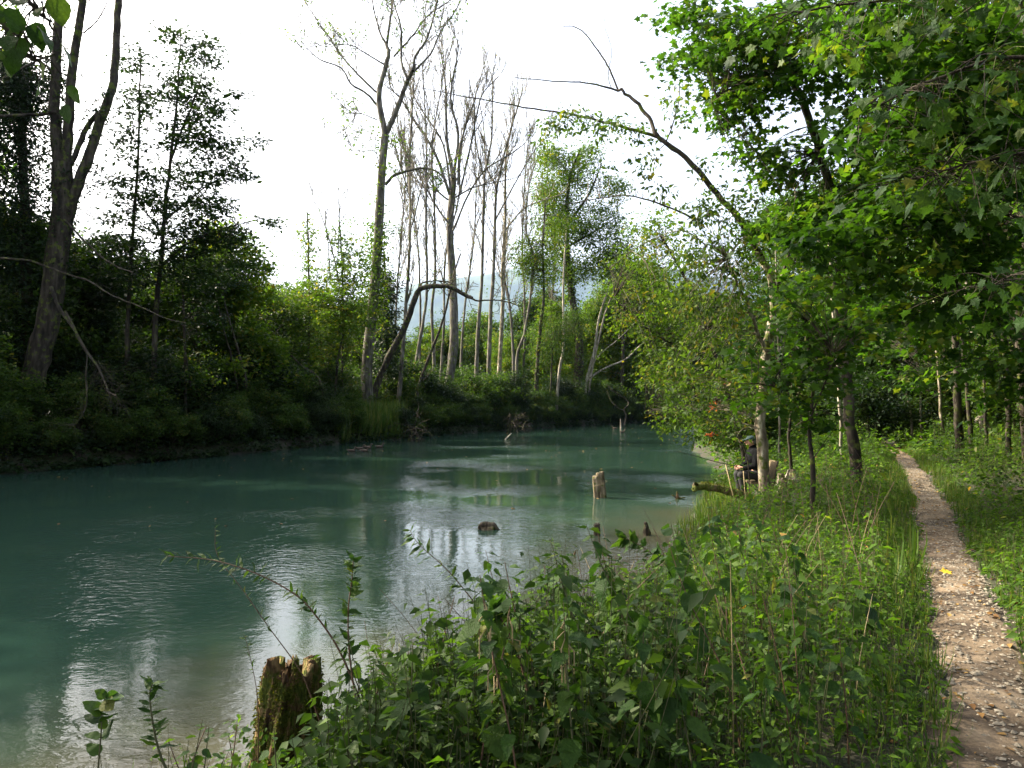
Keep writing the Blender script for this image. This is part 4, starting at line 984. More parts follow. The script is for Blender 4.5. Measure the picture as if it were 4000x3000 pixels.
fill = [(14.5, 13, .5), (17, 16.5, .6), (20, 20, .7), (23, 24, .8), (27, 28, .9), (20.5, 28, .8), (24, 34, .9), (30, 34, 1), (27, 40, 1), (33, 42, 1), (31, 50, 1), (38, 50, 1.1), (36, 60, 1.1), (25, 47, .8), (29, 56, 1), (14, 28, .55), (13, 35, .6), (16.5, 46, .7), (33, 70, 1.2), (26, 72, 1.1), (42, 66, 1.2), (12, 9.5, .42), (18.5, 12.5, .6), (22, 88, 1.3), (30, 90, 1.4), (38, 84, 1.4), (16.5, 19.5, .5), (19, 22.5, .55), (22, 25.5, .6), (25, 30.5, .65), (18.8, 25.5, .5), (21.5, 31, .6), (28, 33, .7), (21.5, 37, .6), (25, 41, .7), (16, 15.5, .42), (23.5, 21, .6), (29, 27, .7), (33, 36, .9)]
for x, y, h in fill:
    dist = "near" if y < 17 else "middle distance" if y < 34 else "deep" if y < 52 else "very deep"
    put(bushy[:2], USED, 0, y, h, f"{dist} low branched tree filling the wood {'behind the path bend' if x < y * 0.7 else 'at the right edge'}", "low trees of the right hand wood", 1.1, X=x)
rs = []
rrng = rg(91)
for (x0, y0) in ((8.6, 9.0), (10.3, 11.8), (12.0, 13.8), (14.0, 15.5), (15.5, 17.2), (17.5, 19), (13.2, 12.0), (16.4, 14.6), (19.5, 17.5), (19.4, 21.5), (21.5, 24), (17.2, 23.8), (23.5, 27), (25.5, 31), (20.2, 26.0), (9.5, 10), (11.6, 11), (10.5, 13), (12.5, 15.0), (13.5, 17.5), (15.2, 19.5), (16.0, 22.5), (18.0, 25), (19.5, 28), (17.5, 31.5), (21, 34), (23.5, 37), (20.5, 43), (26, 42), (28, 49), (23, 53), (31, 57), (12.2, 30), (13.4, 36), (12.8, 26), (16.2, 44), (15.8, 50), (18, 57), (20, 66), (25, 68), (24.5, 84), (28, 90), (8.0, 24.5), (9.5, 29), (8.6, 27), (11, 37), (10.5, 33)):
    place_ = "right of the path" if x0 > np.interp(y0, PATH[:, 1], PATH[:, 0]) else "between the path and the water"
    dist = "near" if y0 < 18 else "middle distance" if y0 < 36 else "distant"
    put(shrub, USED, 0, y0, (0.42 if y0 < 18 else 0.75) * (1.6 if x0 > np.interp(y0, PATH[:, 1], PATH[:, 0]) + 3 else 1) * (0.8 + 0.5 * rrng.random()), f"{dist} green bush {place_}", "bushes beside the footpath", 1.1, X=x0)

# ------------------------------------------------------------------ near right-bank trees
# hazel / linden with pale spotted trunk in front of the angler, leaning out over the water
t = Tree("linden_tree", "linden with pale spotted trunk in front of the angler, its limb leaning over the river", 14.6, M['bark_spot'], seed=100)
t.limb([(2990, 1985), (2981, 1778), (2968, 1642), (2988, 1480), (2995, 1371), (3022, 1236), (3015, 1100), (2970, 1000)], 46, 26, 0.3, part="trunk", ground=True, sides=12)
t.limb([(2995, 1371), (2960, 1300), (2920, 1188), (2880, 1100), (2840, 1010)], 18, 8, -0.6)
t.limb([(2970, 1000), (2900, 880), (2802, 757), (2704, 643), (2607, 561), (2566, 529), (2534, 456), (2480, 395), (2436, 358), (2411, 354)], 26, 10, 0.8, 0.3, bark=M['bark_dark'])
t.limb([(2415, 354), (2380, 270), (2346, 212), (2298, 146), (2249, 106), (2200, 102)], 8, 3, 0.4, 1.1, bark=M['bark_dark'])
t.limb([(2566, 535), (2460, 504), (2338, 472), (2240, 447), (2125, 430), (1955, 402), (1790, 370), (1650, 345)], 13, 2.5, 1.0, 0.8, bark=M['bark_dark'])
t.limb([(2411, 354), (2330, 330), (2265, 321), (2130, 315), (2010, 302)], 8, 3, -0.5, 1.1, bark=M['bark_dark'])
t.limb([(2600, 560), (2630, 480), (2650, 400), (2655, 330)], 6, 3, -0.4, 0.6, bark=M['bark_dark'])
t.limb([(2720, 860), (2640, 820), (2560, 790), (2460, 765), (2380, 770), (2200, 800)], 9, 3, 0.8, 0.2, bark=M['bark_dark'])
t.limb([(2390, 350), (2375, 290), (2390, 200), (2360, 90), (2370, 30)], 3.5, 1.5, 0.3, 1.1, bark=M['bark_dark'])
t.limb([(3018, 1180), (3080, 1000), (3110, 860), (3100, 700)], 14, 6, 0.6, 0.2)
t.limb([(2760, 960), (2660, 900), (2500, 960), (2380, 1050)], 6, 2, 0.3, 0.3)
t.twigs([3, 5, 8], n=9, L0=0.55, lvl=1, sub=3, up=0.1, ang=0.8, t0=0.1, rk=0.006)
t.twigs([4], n=12, L0=0.5, lvl=1, sub=3, up=-0.05, ang=0.8, t0=0.35, rk=0.006)
t.twigs([7], n=8, L0=0.6, lvl=1, sub=3, up=0.1, ang=0.8, t0=0.3, rk=0.006)
lin = [(2230, 470, 15.4, 130, 55, 0.6, 26), (2390, 500, 15.2, 110, 60, 0.7, 24), (2150, 520, 15.6, 60, 50, 0.4, 8), (2330, 640, 15.2, 60, 50, 0.4, 6), (2510, 600, 15, 60, 80, 0.5, 10), (2580, 740, 15, 50, 70, 0.5, 8), (2640, 420, 15, 70, 110, 0.6, 14),
       (2740, 640, 14.8, 60, 50, 0.5, 6), (2800, 800, 14.6, 160, 90, 1.0, 40), (2760, 960, 14.2, 200, 130, 1.2, 70), (2860, 1130, 14, 200, 140, 1.2, 70), (2990, 900, 14.6, 150, 120, 1.2, 40), (2780, 1300, 14, 140, 130, 1.0, 40), (2650, 1150, 14.4, 110, 120, 1, 34),
       (2640, 1450, 15, 120, 120, 1.0, 30), (2870, 1480, 14.4, 110, 120, 0.9, 24), (2700, 1620, 15.4, 90, 70, 0.7, 14), (2890, 1640, 15.0, 70, 40, 0.5, 9), (2860, 1720, 15.2, 40, 30, 0.4, 4), (2965, 1680, 14.9, 40, 14, 0.3, 3)]
t.blobs(lin, 0.105, 13, 0.17, 0.55, droop=0.9, wr=0.008, tilt=0.8)
t.done(M['leaf_linden'], 'oval4')

# small leaved yellow-green tree whose curtain hangs over the water, further along
t = Tree("hornbeam_tree", "light green small leaved tree hanging its twigs over the river beyond the angler", 22, M['bark_dark'], seed=101, base=None)
t.limb([(2905, 1770), (2850, 1560), (2760, 1300), (2680, 1100), (2600, 950)], 22, 8, 0.5, part="trunk", ground=True)
t.limb([(2820, 1480), (2700, 1380), (2600, 1330), (2480, 1250), (2400, 1160)], 10, 3, -0.5, 0.2)
t.limb([(2850, 1560), (2740, 1560), (2640, 1600), (2560, 1600), (2520, 1612)], 8, 2.5, -1, 0)
t.limb([(2760, 1300), (2800, 1150), (2830, 1020)], 9, 4, 1)
t.twigs([0, 1, 3], n=8, L0=1.2, lvl=1, sub=3, up=0, ang=0.9, rk=0.006)
hb = [(2560, 900, 22, 130, 90, 1.8, 50), (2480, 1020, 22, 120, 110, 1.6, 50), (2620, 1080, 22, 150, 130, 2, 80), (2500, 1230, 22, 130, 110, 1.8, 70), (2640, 1320, 22, 160, 130, 2, 90), (2560, 1450, 22, 110, 100, 1.6, 55),
      (2700, 1500, 21.5, 160, 120, 2, 80), (2620, 1620, 21, 100, 70, 1.4, 32), (2740, 1650, 20.5, 110, 90, 1.4, 40), (2560, 1590, 21, 50, 25, 0.8, 10), (2450, 1130, 22, 80, 60, 1.5, 20), (2800, 1250, 22, 130, 120, 2, 50), (2830, 1680, 20, 80, 60, 1, 16)]
t.blobs(hb, 0.095, 20, 0.26, 0.4, droop=0.7, wr=0.008, tilt=0.7)
t.done(M['leaf_yellow'], 'card')

# the maples
t = Tree("maple_tree", "tall maple with dark smooth trunk on the bank between angler and path", 13.4, M['bark_dark'], seed=102)
t.limb([(3344, 1930), (3341, 1778), (3314, 1629), (3307, 1439), (3312, 1310), (3285, 1220), (3274, 1130), (3286, 936), (3278, 863), (3240, 720), (3197, 594), (3160, 456), (3111, 342), (3079, 228), (3050, 60), (3030, -200)], 46, 22, 0.6, part="trunk", ground=True, sides=12)
t.limb([(3314, 1290), (3370, 1180), (3440, 1060), (3520, 960)], 15, 6, 0.6)
t.limb([(3079, 260), (2960, 300), (2860, 330), (2780, 400)], 9, 3, -1)
t.limb([(3200, 600), (3320, 480), (3420, 400), (3560, 320)], 12, 4, -1)
t.limb([(3110, 342), (2980, 200), (2850, 90), (2720, 20)], 10, 3, 0.5)
t.limb([(3307, 1439), (3230, 1440), (3160, 1480), (3060, 1500)], 9, 3, -0.8)
mp = [(2700, 60, 13.6, 150, 70, 1, 30), (2850, 190, 13.2, 190, 110, 1.3, 70), (2700, 270, 13.6, 120, 100, 1, 36), (3000, 330, 13.2, 200, 140, 1.4, 70), (2840, 430, 13.6, 140, 110, 1.1, 44), (2950, 560, 13.6, 120, 90, 1, 30), (3000, 90, 13, 220, 110, 1.4, 60),
      (3250, 250, 13, 200, 170, 1.6, 80), (3120, 640, 14, 110, 110, 1, 30), (3000, 700, 13.6, 110, 60, 0.8, 20), (3350, 520, 13, 180, 150, 1.5, 70), (3250, 60, 13, 220, 120, 1.5, 60), (3400, 750, 13.4, 200, 130, 1.5, 70), (3200, 850, 13, 200, 120, 1.4, 70), (3050, 880, 13, 130, 70, 1.0, 24)]
t.blobs(mp, 0.105, 16, 0.26, 0.28, droop=0.5, wr=0.009)
t.done(M['leaf_maple'], 'maple_lo')
t = Tree("maple_tree", "low maple with broad lobed leaves hanging between the angler and the dark maple trunk", 10.5, M['bark_dark'], seed=103)
t.limb([(3175, 1830), (3168, 1778), (3164, 1676), (3178, 1480), (3150, 1300), (3180, 1150)], 22, 9, 0.8, part="trunk", ground=True)
t.limb([(3164, 1640), (3220, 1500), (3260, 1380)], 8, 4, -0.5)
t.limb([(3168, 1560), (3060, 1520), (2960, 1500), (2880, 1500)], 7, 3, -0.8)
t.twigs([0], n=6, L0=0.8, lvl=1, sub=3)
mq = [(3080, 1470, 10.4, 170, 60, 0.9, 26), (3030, 1570, 10.6, 130, 50, 0.8, 16), (3220, 1350, 10.6, 140, 130, 0.9, 36), (3100, 1280, 10.8, 130, 110, 0.9, 26), (3290, 1500, 11, 110, 100, 0.7, 14), (3160, 1120, 10.8, 150, 90, 1.0, 36), (2900, 1390, 10.6, 90, 70, 0.8, 9), (3200, 1640, 10.8, 90, 60, 0.6, 8), (3380, 1250, 10.5, 140, 120, 1, 30)]
t.blobs(mq, 0.105, 12, 0.22, 0.3, droop=0.35, wr=0.007)
t.done(M['leaf_maple'], 'maple_lo')
t = Tree("maple_tree", "maple filling the upper right above the path with lit mid-size leaves", 8.6, M['bark_dark'], seed=104)
t.limb([(4350, 1900), (4330, 1500), (4250, 1000), (4150, 600), (4050, 250), (3950, -100)], 60, 26, 0.3, part="trunk", ground=True, sides=12)
t.limb([(4230, 950), (4000, 860), (3760, 820), (3500, 900), (3300, 980), (3100, 1030)], 16, 3, 0.5)
t.limb([(4150, 600), (3900, 520), (3600, 500), (3350, 560)], 14, 3, -0.5)
t.limb([(4080, 330), (3800, 240), (3500, 200), (3250, 220)], 13, 3, -0.4)
t.limb([(4290, 1200), (4100, 1130), (3900, 1120), (3700, 1180)], 12, 3, 0.4)
mr = [(3250, 960, 8.9, 220, 80, 0.6, 36), (3480, 880, 8.8, 200, 110, 0.7, 46), (3400, 1080, 9, 180, 100, 0.7, 36), (3650, 760, 8.4, 200, 140, 0.8, 50), (3700, 1000, 8.8, 190, 130, 0.8, 50), (3900, 880, 8.6, 180, 150, 0.9, 50), (3500, 540, 8, 220, 150, 0.8, 50), (3750, 480, 8, 200, 170, 0.9, 56),
      (3950, 600, 8, 150, 180, 0.9, 40), (3600, 240, 8, 240, 150, 0.9, 56), (3850, 200, 8, 200, 180, 0.9, 56), (3350, 180, 8, 170, 150, 0.8, 36), (3850, 1170, 9, 170, 90, 0.8, 30), (3560, 1200, 9.4, 140, 70, 0.6, 18), (3600, 20, 8, 300, 70, 0.9, 34), (3960, 380, 7.6, 120, 150, 0.7, 26)]
t.blobs(mr, 0.10, 13, 0.22, 0.28, droop=0.55, wr=0.006)
t.done(M['leaf_maple'], 'maple_lo')

t = Tree("maple_tree", "spreading maple right of the path whose low boughs fill the dark right side", 13.5, M['bark_dark'], seed=107)
t.limb([(4120, 1750), (4100, 1500), (4050, 1200), (4000, 900), (3950, 600)], 50, 24, 0.5, part="trunk", ground=True, sides=12)
t.limb([(4060, 1300), (3900, 1240), (3700, 1200), (3540, 1220)], 14, 4, 0.5)
t.limb([(4090, 1450), (3950, 1420), (3800, 1400), (3650, 1420)], 11, 3, 1.0)
t.blobs([(3480, 1150, 14.5, 130, 90, 1, 30), (3620, 1290, 14, 150, 110, 1.2, 40), (3800, 1200, 13.5, 170, 120, 1.3, 46), (3950, 1350, 13, 120, 150, 1.3, 40), (3780, 1420, 14, 150, 80, 1.3, 26), (3920, 1520, 13.5, 110, 60, 1, 14), (3420, 1340, 17, 110, 90, 1.2, 26),
         (3560, 1470, 18, 120, 60, 1.5, 20), (3950, 1050, 13, 120, 120, 1.3, 30), (3680, 1060, 15, 160, 100, 1.3, 34)], 0.13, 11, 0.24, 0.35, wr=0.008)
t.done(M['leaf_maple'], 'maple_lo')

# more stems standing in the right-hand wood
for q, (lab, d, pts, w, bm) in enumerate([
    ("thin white birch like stem seen behind the spotted linden trunk", 21, [(3045, 1750), (3042, 1432), (3036, 1200), (3030, 900)], 10, 'bark_pale'),
    ("pale stem leaning behind the dark maple trunk", 17, [(3290, 1800), (3275, 1500), (3262, 1300), (3250, 1120), (3240, 900)], 14, 'bark_pale'),
    ("leaning pale stem left of the bend of the path", 27, [(3561, 1650), (3540, 1520), (3517, 1392), (3508, 1300), (3490, 1100)], 10, 'bark_pale'),
    ("upright pale stem right of the leaning one at the path bend", 27, [(3598, 1640), (3590, 1500), (3578, 1371), (3575, 1100)], 9, 'bark_pale'),
    ("pale spotted stem standing third right of the path bend", 25, [(3680, 1650), (3665, 1480), (3653, 1270), (3640, 1000)], 13, 'bark_spot'),
    ("thick dark trunk standing right of the spotted stem beside the path", 19, [(3745, 1700), (3741, 1500), (3734, 1270), (3720, 900), (3710, 600)], 34, 'bark_dark'),
    ("dark trunk leaning left right beside the thick dark one", 20, [(3795, 1700), (3780, 1560), (3765, 1400), (3750, 1200), (3740, 900)], 18, 'bark_dark'),
    ("dark thin trunk deep in the wood near the right edge", 21, [(3850, 1660), (3846, 1500), (3840, 1300), (3835, 1000)], 13, 'bark_dark'),
    ("dark trunk at the right edge of the picture", 18, [(3940, 1680), (3935, 1500), (3920, 1300), (3910, 900)], 24, 'bark_dark'),
    ("slim green grey stem rising behind the far bench", 46, [(3378, 1620), (3375, 1500), (3372, 1350)], 5, 'bark_grey'),
    ("young forked stem left of the path beyond the dark maple", 16, [(3090, 1800), (3080, 1700), (3095, 1600), (3130, 1500), (3150, 1300)], 14, 'bark_dark')]):
    t = Tree("young_tree", lab, d, M[bm], group="stems along the right bank wood", seed=130 + q)
    t.limb(pts, w, w * 0.6, t.rng.normal(0, 0.4), part="trunk", ground=True, sides=9)
    t.twigs(n=6, L0=1.4, lvl=1, sub=3, up=0.2, ang=1.0, t0=0.35)
    t.leaves(6, 0.12, 0.18)
    t.done(M['leaf_maple'], 'maple_lo')

# ------------------------------------------------------------------ near leaves as single parts
def leaf_mesh(name, outline, mat, fold=0.08, bend=0.22, seed=0, nseg=None):
    """outline: right half (x,y) from base to tip -> symmetric blade with midrib fold, bend and serration"""
    rng = rg(seed); o = np.array(outline, float); n = len(o)
    fz = lambda x, y: fold * abs(x) * 2 - bend * y * y + 0.025 * math.sin(14 * y + 5 * x)
    mid = [(0, y, fz(0, y) - 0.0) for y in o[:, 1]]
    Rr = [(x, y, fz(x, y)) for x, y in o]; Ll = [(-x, y, fz(x, y)) for x, y in o]
    V = mid + Rr + Ll; Q = []
    for i in range(n - 1):
        Q.append((i, n + i, n + i + 1, i + 1)); Q.append((i, i + 1, 2 * n + i + 1, 2 * n + i))
    return make_mesh(name, np.array(V), np.array(Q), np.zeros((0, 3), int), mat, True)
def serrate(pts, k=7, a=0.035):
    p = cr(np.c_[np.array(pts), np.zeros(len(pts))], 4)[:, :2]; out = []
    ys = np.linspace(0, 1, 2 * k + 1)
    for i, y in enumerate(ys):
        x = np.interp(y, p[:, 1], p[:, 0]); out.append((max(0.003, x + (a if i % 2 else -a) * (0.3 + x * 2.0)), y))
    out[0] = (0.01, 0); out[-1] = (0.002, 1)
    return out
nettle_meshes = [leaf_mesh("nettle_leaf", serrate([(0.01, 0), (0.26, 0.12), (0.3, 0.3), (0.2, 0.6), (0.08, 0.85), (0.0, 1)], 8), M['nettle'], 0.1, 0.30),
                 leaf_mesh("nettle_leaf", serrate([(0.01, 0), (0.2, 0.15), (0.24, 0.35), (0.17, 0.6), (0.07, 0.85), (0.0, 1)], 9), M['nettle'], 0.16, 0.15),
                 leaf_mesh("nettle_leaf", serrate([(0.01, 0), (0.3, 0.15), (0.36, 0.4), (0.24, 0.68), (0.09, 0.9), (0.0, 1)], 7), M['nettle'], 0.06, 0.42)]
broad_mesh = leaf_mesh("broad_leaf", serrate([(0.01, 0), (0.32, 0.12), (0.42, 0.4), (0.3, 0.7), (0.1, 0.92), (0.0, 1)], 5, 0.008), M['nettle'], 0.07, 0.2)
lance_mesh = leaf_mesh("lance_leaf", serrate([(0.01, 0), (0.1, 0.15), (0.14, 0.4), (0.1, 0.7), (0.04, 0.9), (0.0, 1)], 6, 0.01), M['nettle'], 0.1, 0.3)
mV, mT = TPL['maple']
maple_mesh = make_mesh("maple_leaf", mV, np.zeros((0, 4), int), mT, M['nettle'], False)
def add_leaf(me, name, parent, pos, dr, nr, size):
    d = unit(dr); n = np.asarray(nr, float); n = unit(n - d * n.dot(d)); x = np.cross(d, n)
    o = bpy.data.objects.new(name, me); link(o, parent)
    m = Matrix(((x[0] * size, d[0] * size, n[0] * size, pos[0]), (x[1] * size, d[1] * size, n[1] * size, pos[1]), (x[2] * size, d[2] * size, n[2] * size, pos[2]), (0, 0, 0, 1)))
    o.matrix_local = m
    return o

def nettle(x, y, H, lean, rng, label, group, leafsize=0.1, nodes=None, z0=None, me=None, stemr=0.0045):
    z = T(x, y) if z0 is None else z0
    e = empty("nettle_plant", (x, y, z), label, "nettle", group)
    top = np.array([lean[0] * H, lean[1] * H, H])
    C = cr([(0, 0, -0.05), top * 0.35 + np.array([-lean[0] * 0.12 * H, -lean[1] * 0.12 * H, 0.02]), top * 0.75, top], 5)
    g = Geo(); g.tube(C, np.linspace(stemr, 0.0015, len(C)), 6); g.build("stem", M['stem_red'] if rng.random() < 0.5 else M['stem'], e)
    nodes = nodes or int(6 + H * 5); a = rng.random() * 3.14
    for i in range(nodes):
        t = 0.22 + 0.78 * (i + 0.6) / nodes; p = along(C, t); a += 1.57 + rng.normal(0, 0.15)
        s0 = leafsize * (1.0 - 0.55 * max(0, (t - 0.55) / 0.45)) * (0.75 + 0.25 * min(1, t * 3))
        for k in (0, math.pi):
            if t < 0.6 and rng.random() < 0.15: continue
            s = s0 * (0.75 + 0.5 * rng.random())
            pitch = rng.normal(-0.55, 0.35) if t < 0.9 else rng.normal(0.1, 0.3)
            dr = np.array([math.cos(a + k) * math.cos(pitch), math.sin(a + k) * math.cos(pitch), math.sin(pitch)])
            pet = p + dr * np.array([1, 1, 0.2]) * 0.02
            add_leaf(nettle_meshes[int(rng.integers(0, 3))] if me is None else me, "leaf", e, pet, dr, np.array([rng.normal(0, 0.35), rng.normal(0, 0.35), 1]), s)
    if rng.random() < 0.6 and me is None:       # hanging seed strings
        gg = Geo()
        for i in range(8):
            p = along(C, 0.55 + 0.35 * rng.random()); q = p + np.array([rng.normal(0, 0.025), rng.normal(0, 0.025), -0.03]); r = q + np.array([0, 0, -0.05 - 0.03 * rng.random()])
            gg.tube(np.array([p, q, r]), [0.0015, 0.003, 0.002], 4)
        gg.build("seed_strings", M['straw'] if rng.random() < 0.3 else M['grass'], e)["kind"] = "stuff"
    return e
SIL = [(-500, 3100), (0, 3060), (300, 3000), (600, 2930), (900, 2960), (1150, 2930), (1245, 2880), (1300, 2680), (1500, 2560), (1700, 2460), (1850, 2330), (2050, 2210), (2200, 2190), (2310, 2270), (2400, 2190), (2480, 2190), (2600, 2170), (2660, 2120), (2750, 2030), (3000, 2000), (3500, 2000), (4000, 1900)]
def ztop(x, y):
    """height of the bank growth's upper outline seen over (x, y)"""
    px = (np.asarray(x) / np.asarray(y) * FPX + 512) / 0.256
    s = np.interp(px, [a for a, b in SIL], [b for a, b in SIL])
    return CAMZ - (s * 0.256 - 402) / FPX * np.asarray(y)
nr = rg(300)
# tall nettles between the camera and the water: (photo x of base, depth, height, lean x, lean y)
clump = [(2150, 3.1, 1.18, -.15, .05), (2300, 3.4, 1.2, -.1, .1), (2010, 3.6, 1.05, -.2, 0), (1900, 3.2, 0.98, .05, .1), (2420, 3.0, 1.15, -.25, .1), (2520, 3.6, 1.25, -.2, .05), (2650, 3.3, 1.25, -.3, .1), (2750, 3.9, 1.3, -.25, 0),
         (2250, 4.2, 1.15, -.1, .1), (2450, 4.4, 1.25, -.2, .1), (2600, 4.7, 1.2, -.15, .1), (2050, 4.4, 1.05, -.15, .05), (1780, 3.7, .85, -.1, .1), (1650, 3.4, .8, -.1, 0), (1520, 3.3, .72, -.2, .05), (1400, 3.5, .72, -.1, .1),
         (1850, 2.6, .92, .1, .1), (2050, 2.5, 1.0, -.1, .1), (1600, 2.7, .7, -.1, .1), (1400, 2.7, .62, -.2, .1), (2250, 2.5, .9, -.05, .1), (2480, 2.6, .9, .1, .1), (2900, 3.2, 1.0, -.3, .1), (2850, 4.6, 1.15, -.2, .1),
         (3000, 4.1, 1.05, -.25, .1), (2700, 5.4, 1.25, -.15, .1), (2560, 5.8, 1.2, -.2, .1), (2850, 5.8, 1.1, -.1, .1), (3050, 5.2, 1.0, -.2, .05), (3150, 4.6, .8, -.1, .1), (3200, 3.8, .7, -.2, .1), (3100, 3.2, .7, .1, .1),
         (2380, 5.2, 1.15, -.1, .1), (2150, 5.1, 1.0, -.1, 0), (1950, 4.8, .9, -.1, 0), (2950, 2.7, .72, 0, .1), (2720, 2.6, .8, -.2, .1), (1250, 3.0, .5, -.1, .1), (1180, 2.7, .42, 0, .1), (3300, 3.2, .55, -.1, .1), (3350, 4.4, .55, -.1, 0)]
for q, (px, d, H, lx, ly) in enumerate(clump):
    h = "tall" if H > 1.1 else "middling" if H > 0.8 else "short"
    w = "near the mossy stump" if px < 1500 else "left of the central clump" if px < 1850 else "in the central clump" if px < 2350 else "right of the central clump" if px < 2800 else "near the path"
    dd = "nearest row" if d < 2.8 else "second row" if d < 3.7 else "third row" if d < 4.7 else "waterside row"
    if 1080 < px < 1420 and d < 4.4: continue
    H = min(H, float(ztop(PX(px, d), d)) - T(PX(px, d), d) + 0.07 + 0.09 * nr.normal(0, 1))
    if H < 0.16: continue
    nettle(PX(px, d), d, H * 0.95, (lx + nr.normal(0, .07), ly), nr, f"{h} leafy nettle {w}, {dd}", "nettles on the near bank", 0.105 + 0.03 * nr.random(), nodes=int(7 + 4 * H))

def arch(name, label, cat, d, pts, w0, leaf_at, lsize, seed, mesh=None, dd=0.0, both=True, mat='stem_red'):
    rng = rg(seed); ds = d + dd * np.linspace(0, 1, len(pts))
    W = cr([P(a, b, q) for (a, b), q in zip(pts, ds)], 5)
    b = W[0].copy(); z = T(b[0], b[1]); z = max(z, -0.1)
    W = np.vstack([[b[0], b[1], min(z, b[2]) - 0.05], W]) if b[2] > z else W
    base = W[0].copy(); e = empty(name, base, label, cat); W = W - base
    g = Geo(); g.tube(W, np.linspace(w0, w0 * 0.3, len(W)), 6); g.build("stem", M[mat], e)
    for t in np.linspace(leaf_at, 0.995, int(len(W) * (0.5 if mesh is broad_mesh else 1.1))):
        p = along(W, t); tg = unit(along(W, min(1, t + .03)) - along(W, t - .03))
        for sgn in ((1, -1) if both else (1 if rng.random() < .5 else -1,)):
            if rng.random() < 0.2: continue
            side = unit(np.cross(tg, [0, 1, 0])) * sgn
            dr = unit(side * 0.8 + tg * 0.7 + rng.normal(0, .35, 3) + np.array([0, 0, -.2]))
            add_leaf(mesh or lance_mesh, "leaf", e, p, dr, rng.normal(0, .5, 3) + np.array([0, -.3, 1]), lsize * (0.6 + 0.7 * rng.random()))
    return e
arch("willowherb_plant", "long arching dark stem with narrow leaves reaching left over the water", "herb", 3.3, [(1500, 3050), (1420, 2780), (1330, 2550), (1230, 2400), (1150, 2320), (1000, 2240), (830, 2188), (650, 2172)], 0.006, 0.25, 0.05, 401)
arch("bare_twig", "long thin nearly leafless twig slanting up left from behind the stump", "twig", 3.7, [(1260, 2850), (1200, 2680), (1160, 2600), (1050, 2450), (945, 2300), (850, 2170), (840, 2060)], 0.004, 0.45, 0.035, 402, both=False)
arch("bare_twig", "short thin twig standing left of the mossy stump top", "twig", 4.0, [(1010, 2800), (1000, 2680), (975, 2560), (955, 2480)], 0.003, 0.5, 0.03, 403, both=False)
arch("cherry_sapling", "upright sapling with few big dark oval leaves in the lower left corner", "sapling", 2.4, [(375, 3080), (385, 2980), (395, 2860), (400, 2760), (412, 2720)], 0.004, 0.35, 0.06, 404, broad_mesh, both=True, mat='stem')
arch("nettle_plant", "withered drooping nettle stalk right of the lower left sapling", "nettle", 2.6, [(690, 3080), (630, 2960), (600, 2840), (585, 2720), (595, 2670)], 0.006, 0.3, 0.05, 405, lance_mesh, mat='stem')
arch("elder_shoot", "dogwood like shoot with broad toothless leaves left of the dark central clump", "shoot", 3.0, [(2100, 2950), (2050, 2650), (2000, 2500), (1960, 2420), (1930, 2370)], 0.006, 0.3, 0.085, 406, broad_mesh)
arch("nettle_plant", "nettle top rising alone before the water right of the long arching stem", "nettle", 3.2, [(1420, 2900), (1370, 2600), (1360, 2400), (1375, 2260), (1380, 2190)], 0.005, 0.3, 0.055, 407, nettle_meshes[1])
arch("nettle_plant", "sunlit nettle top arching left beside the small pointed stub", "nettle", 5.6, [(2850, 2650), (2720, 2400), (2620, 2230), (2530, 2150), (2460, 2110), (2430, 2100)], 0.006, 0.3, 0.1, 408, nettle_meshes[1])
arch("hop_shoot", "thin leafy shoot standing in front of the small square stub in the water", "shoot", 5.0, [(2420, 2560), (2340, 2420), (2250, 2300), (2190, 2200), (2160, 2110)], 0.003, 0.3, 0.05, 409)
arch("nettle_plant", "slender nettle with small leaves reaching up left of the dark central clump", "nettle", 3.8, [(2080, 2700), (1900, 2420), (1760, 2240), (1640, 2130), (1600, 2070)], 0.004, 0.2, 0.07, 410)
# low leaves at the very bottom around the stump
for q, (px, d) in enumerate([(480, 2.45), (760, 2.5), (900, 2.6), (1010, 2.7), (1120, 2.6), (640, 2.4), (850, 2.4)]):
    nettle(PX(px, d), d, max(0.15, 2.6 - (2900 * .256 - 402) / FPX * d - T(PX(px, d), d) + 0.06 * nr.random()), (nr.normal(0, .2), .1), nr, f"short broad leaved shoot at the bottom edge {['in the left corner', 'left of the stump', 'just left of the stump', 'at the left foot of the stump', 'at the foot of the stump', 'between sapling and withered stalk', 'right of the withered stalk'][q]}",
           None, 0.055, nodes=5, me=broad_mesh)

# overhanging branches close to the lens
def near_branch(t, limb_i, n, size, seed, t0=0.3, t1=1.0, mesh=None, spread=0.22, dropz=0.1):
    rng = rg(seed); C, R = t.limbs[limb_i]; out = []
    for _ in range(n):
        tt = t0 + (t1 - t0) * rng.random(); p = along(C, tt)
        c = p + rng.normal(0, 1, 3) * np.array([spread, spread, spread * 0.6]) - np.array([0, 0, dropz])
        t.wood.tube(cr([p, 0.5 * (p + c) + np.array([0, 0, 0.04]), c], 2), np.linspace(0.004, 0.0015, 5), 3)
        out.append((c, unit(c - p + np.array([0, 0, -0.25]) + rng.normal(0, .1, 3)), np.array([rng.normal(0, .4), rng.normal(0, .4) - .2, 1]), size * (0.7 + 0.5 * rng.random())))
    return out
t = Tree("maple_tree", "nearest maple, its dark broad leaved branches hanging close across the top right", 4.2, M['bark_dark'], seed=105, base=(4.6, 2.6))
t.d = 4.0
b = np.array([4.6, 2.6, T(4.6, 2.6) - 0.2])
C = cr([b, (4.7, 2.7, 2.5), (4.6, 2.8, 4.5), (4.4, 2.9, 7.0), (3.9, 2.4, 10), (3.4, 1.8, 13)], 5); R = np.linspace(0.2, 0.06, len(C)); g = Geo(); g.tube(C, R, 12); t.parts.append(("trunk", g)); t.limbs.append((C, R))
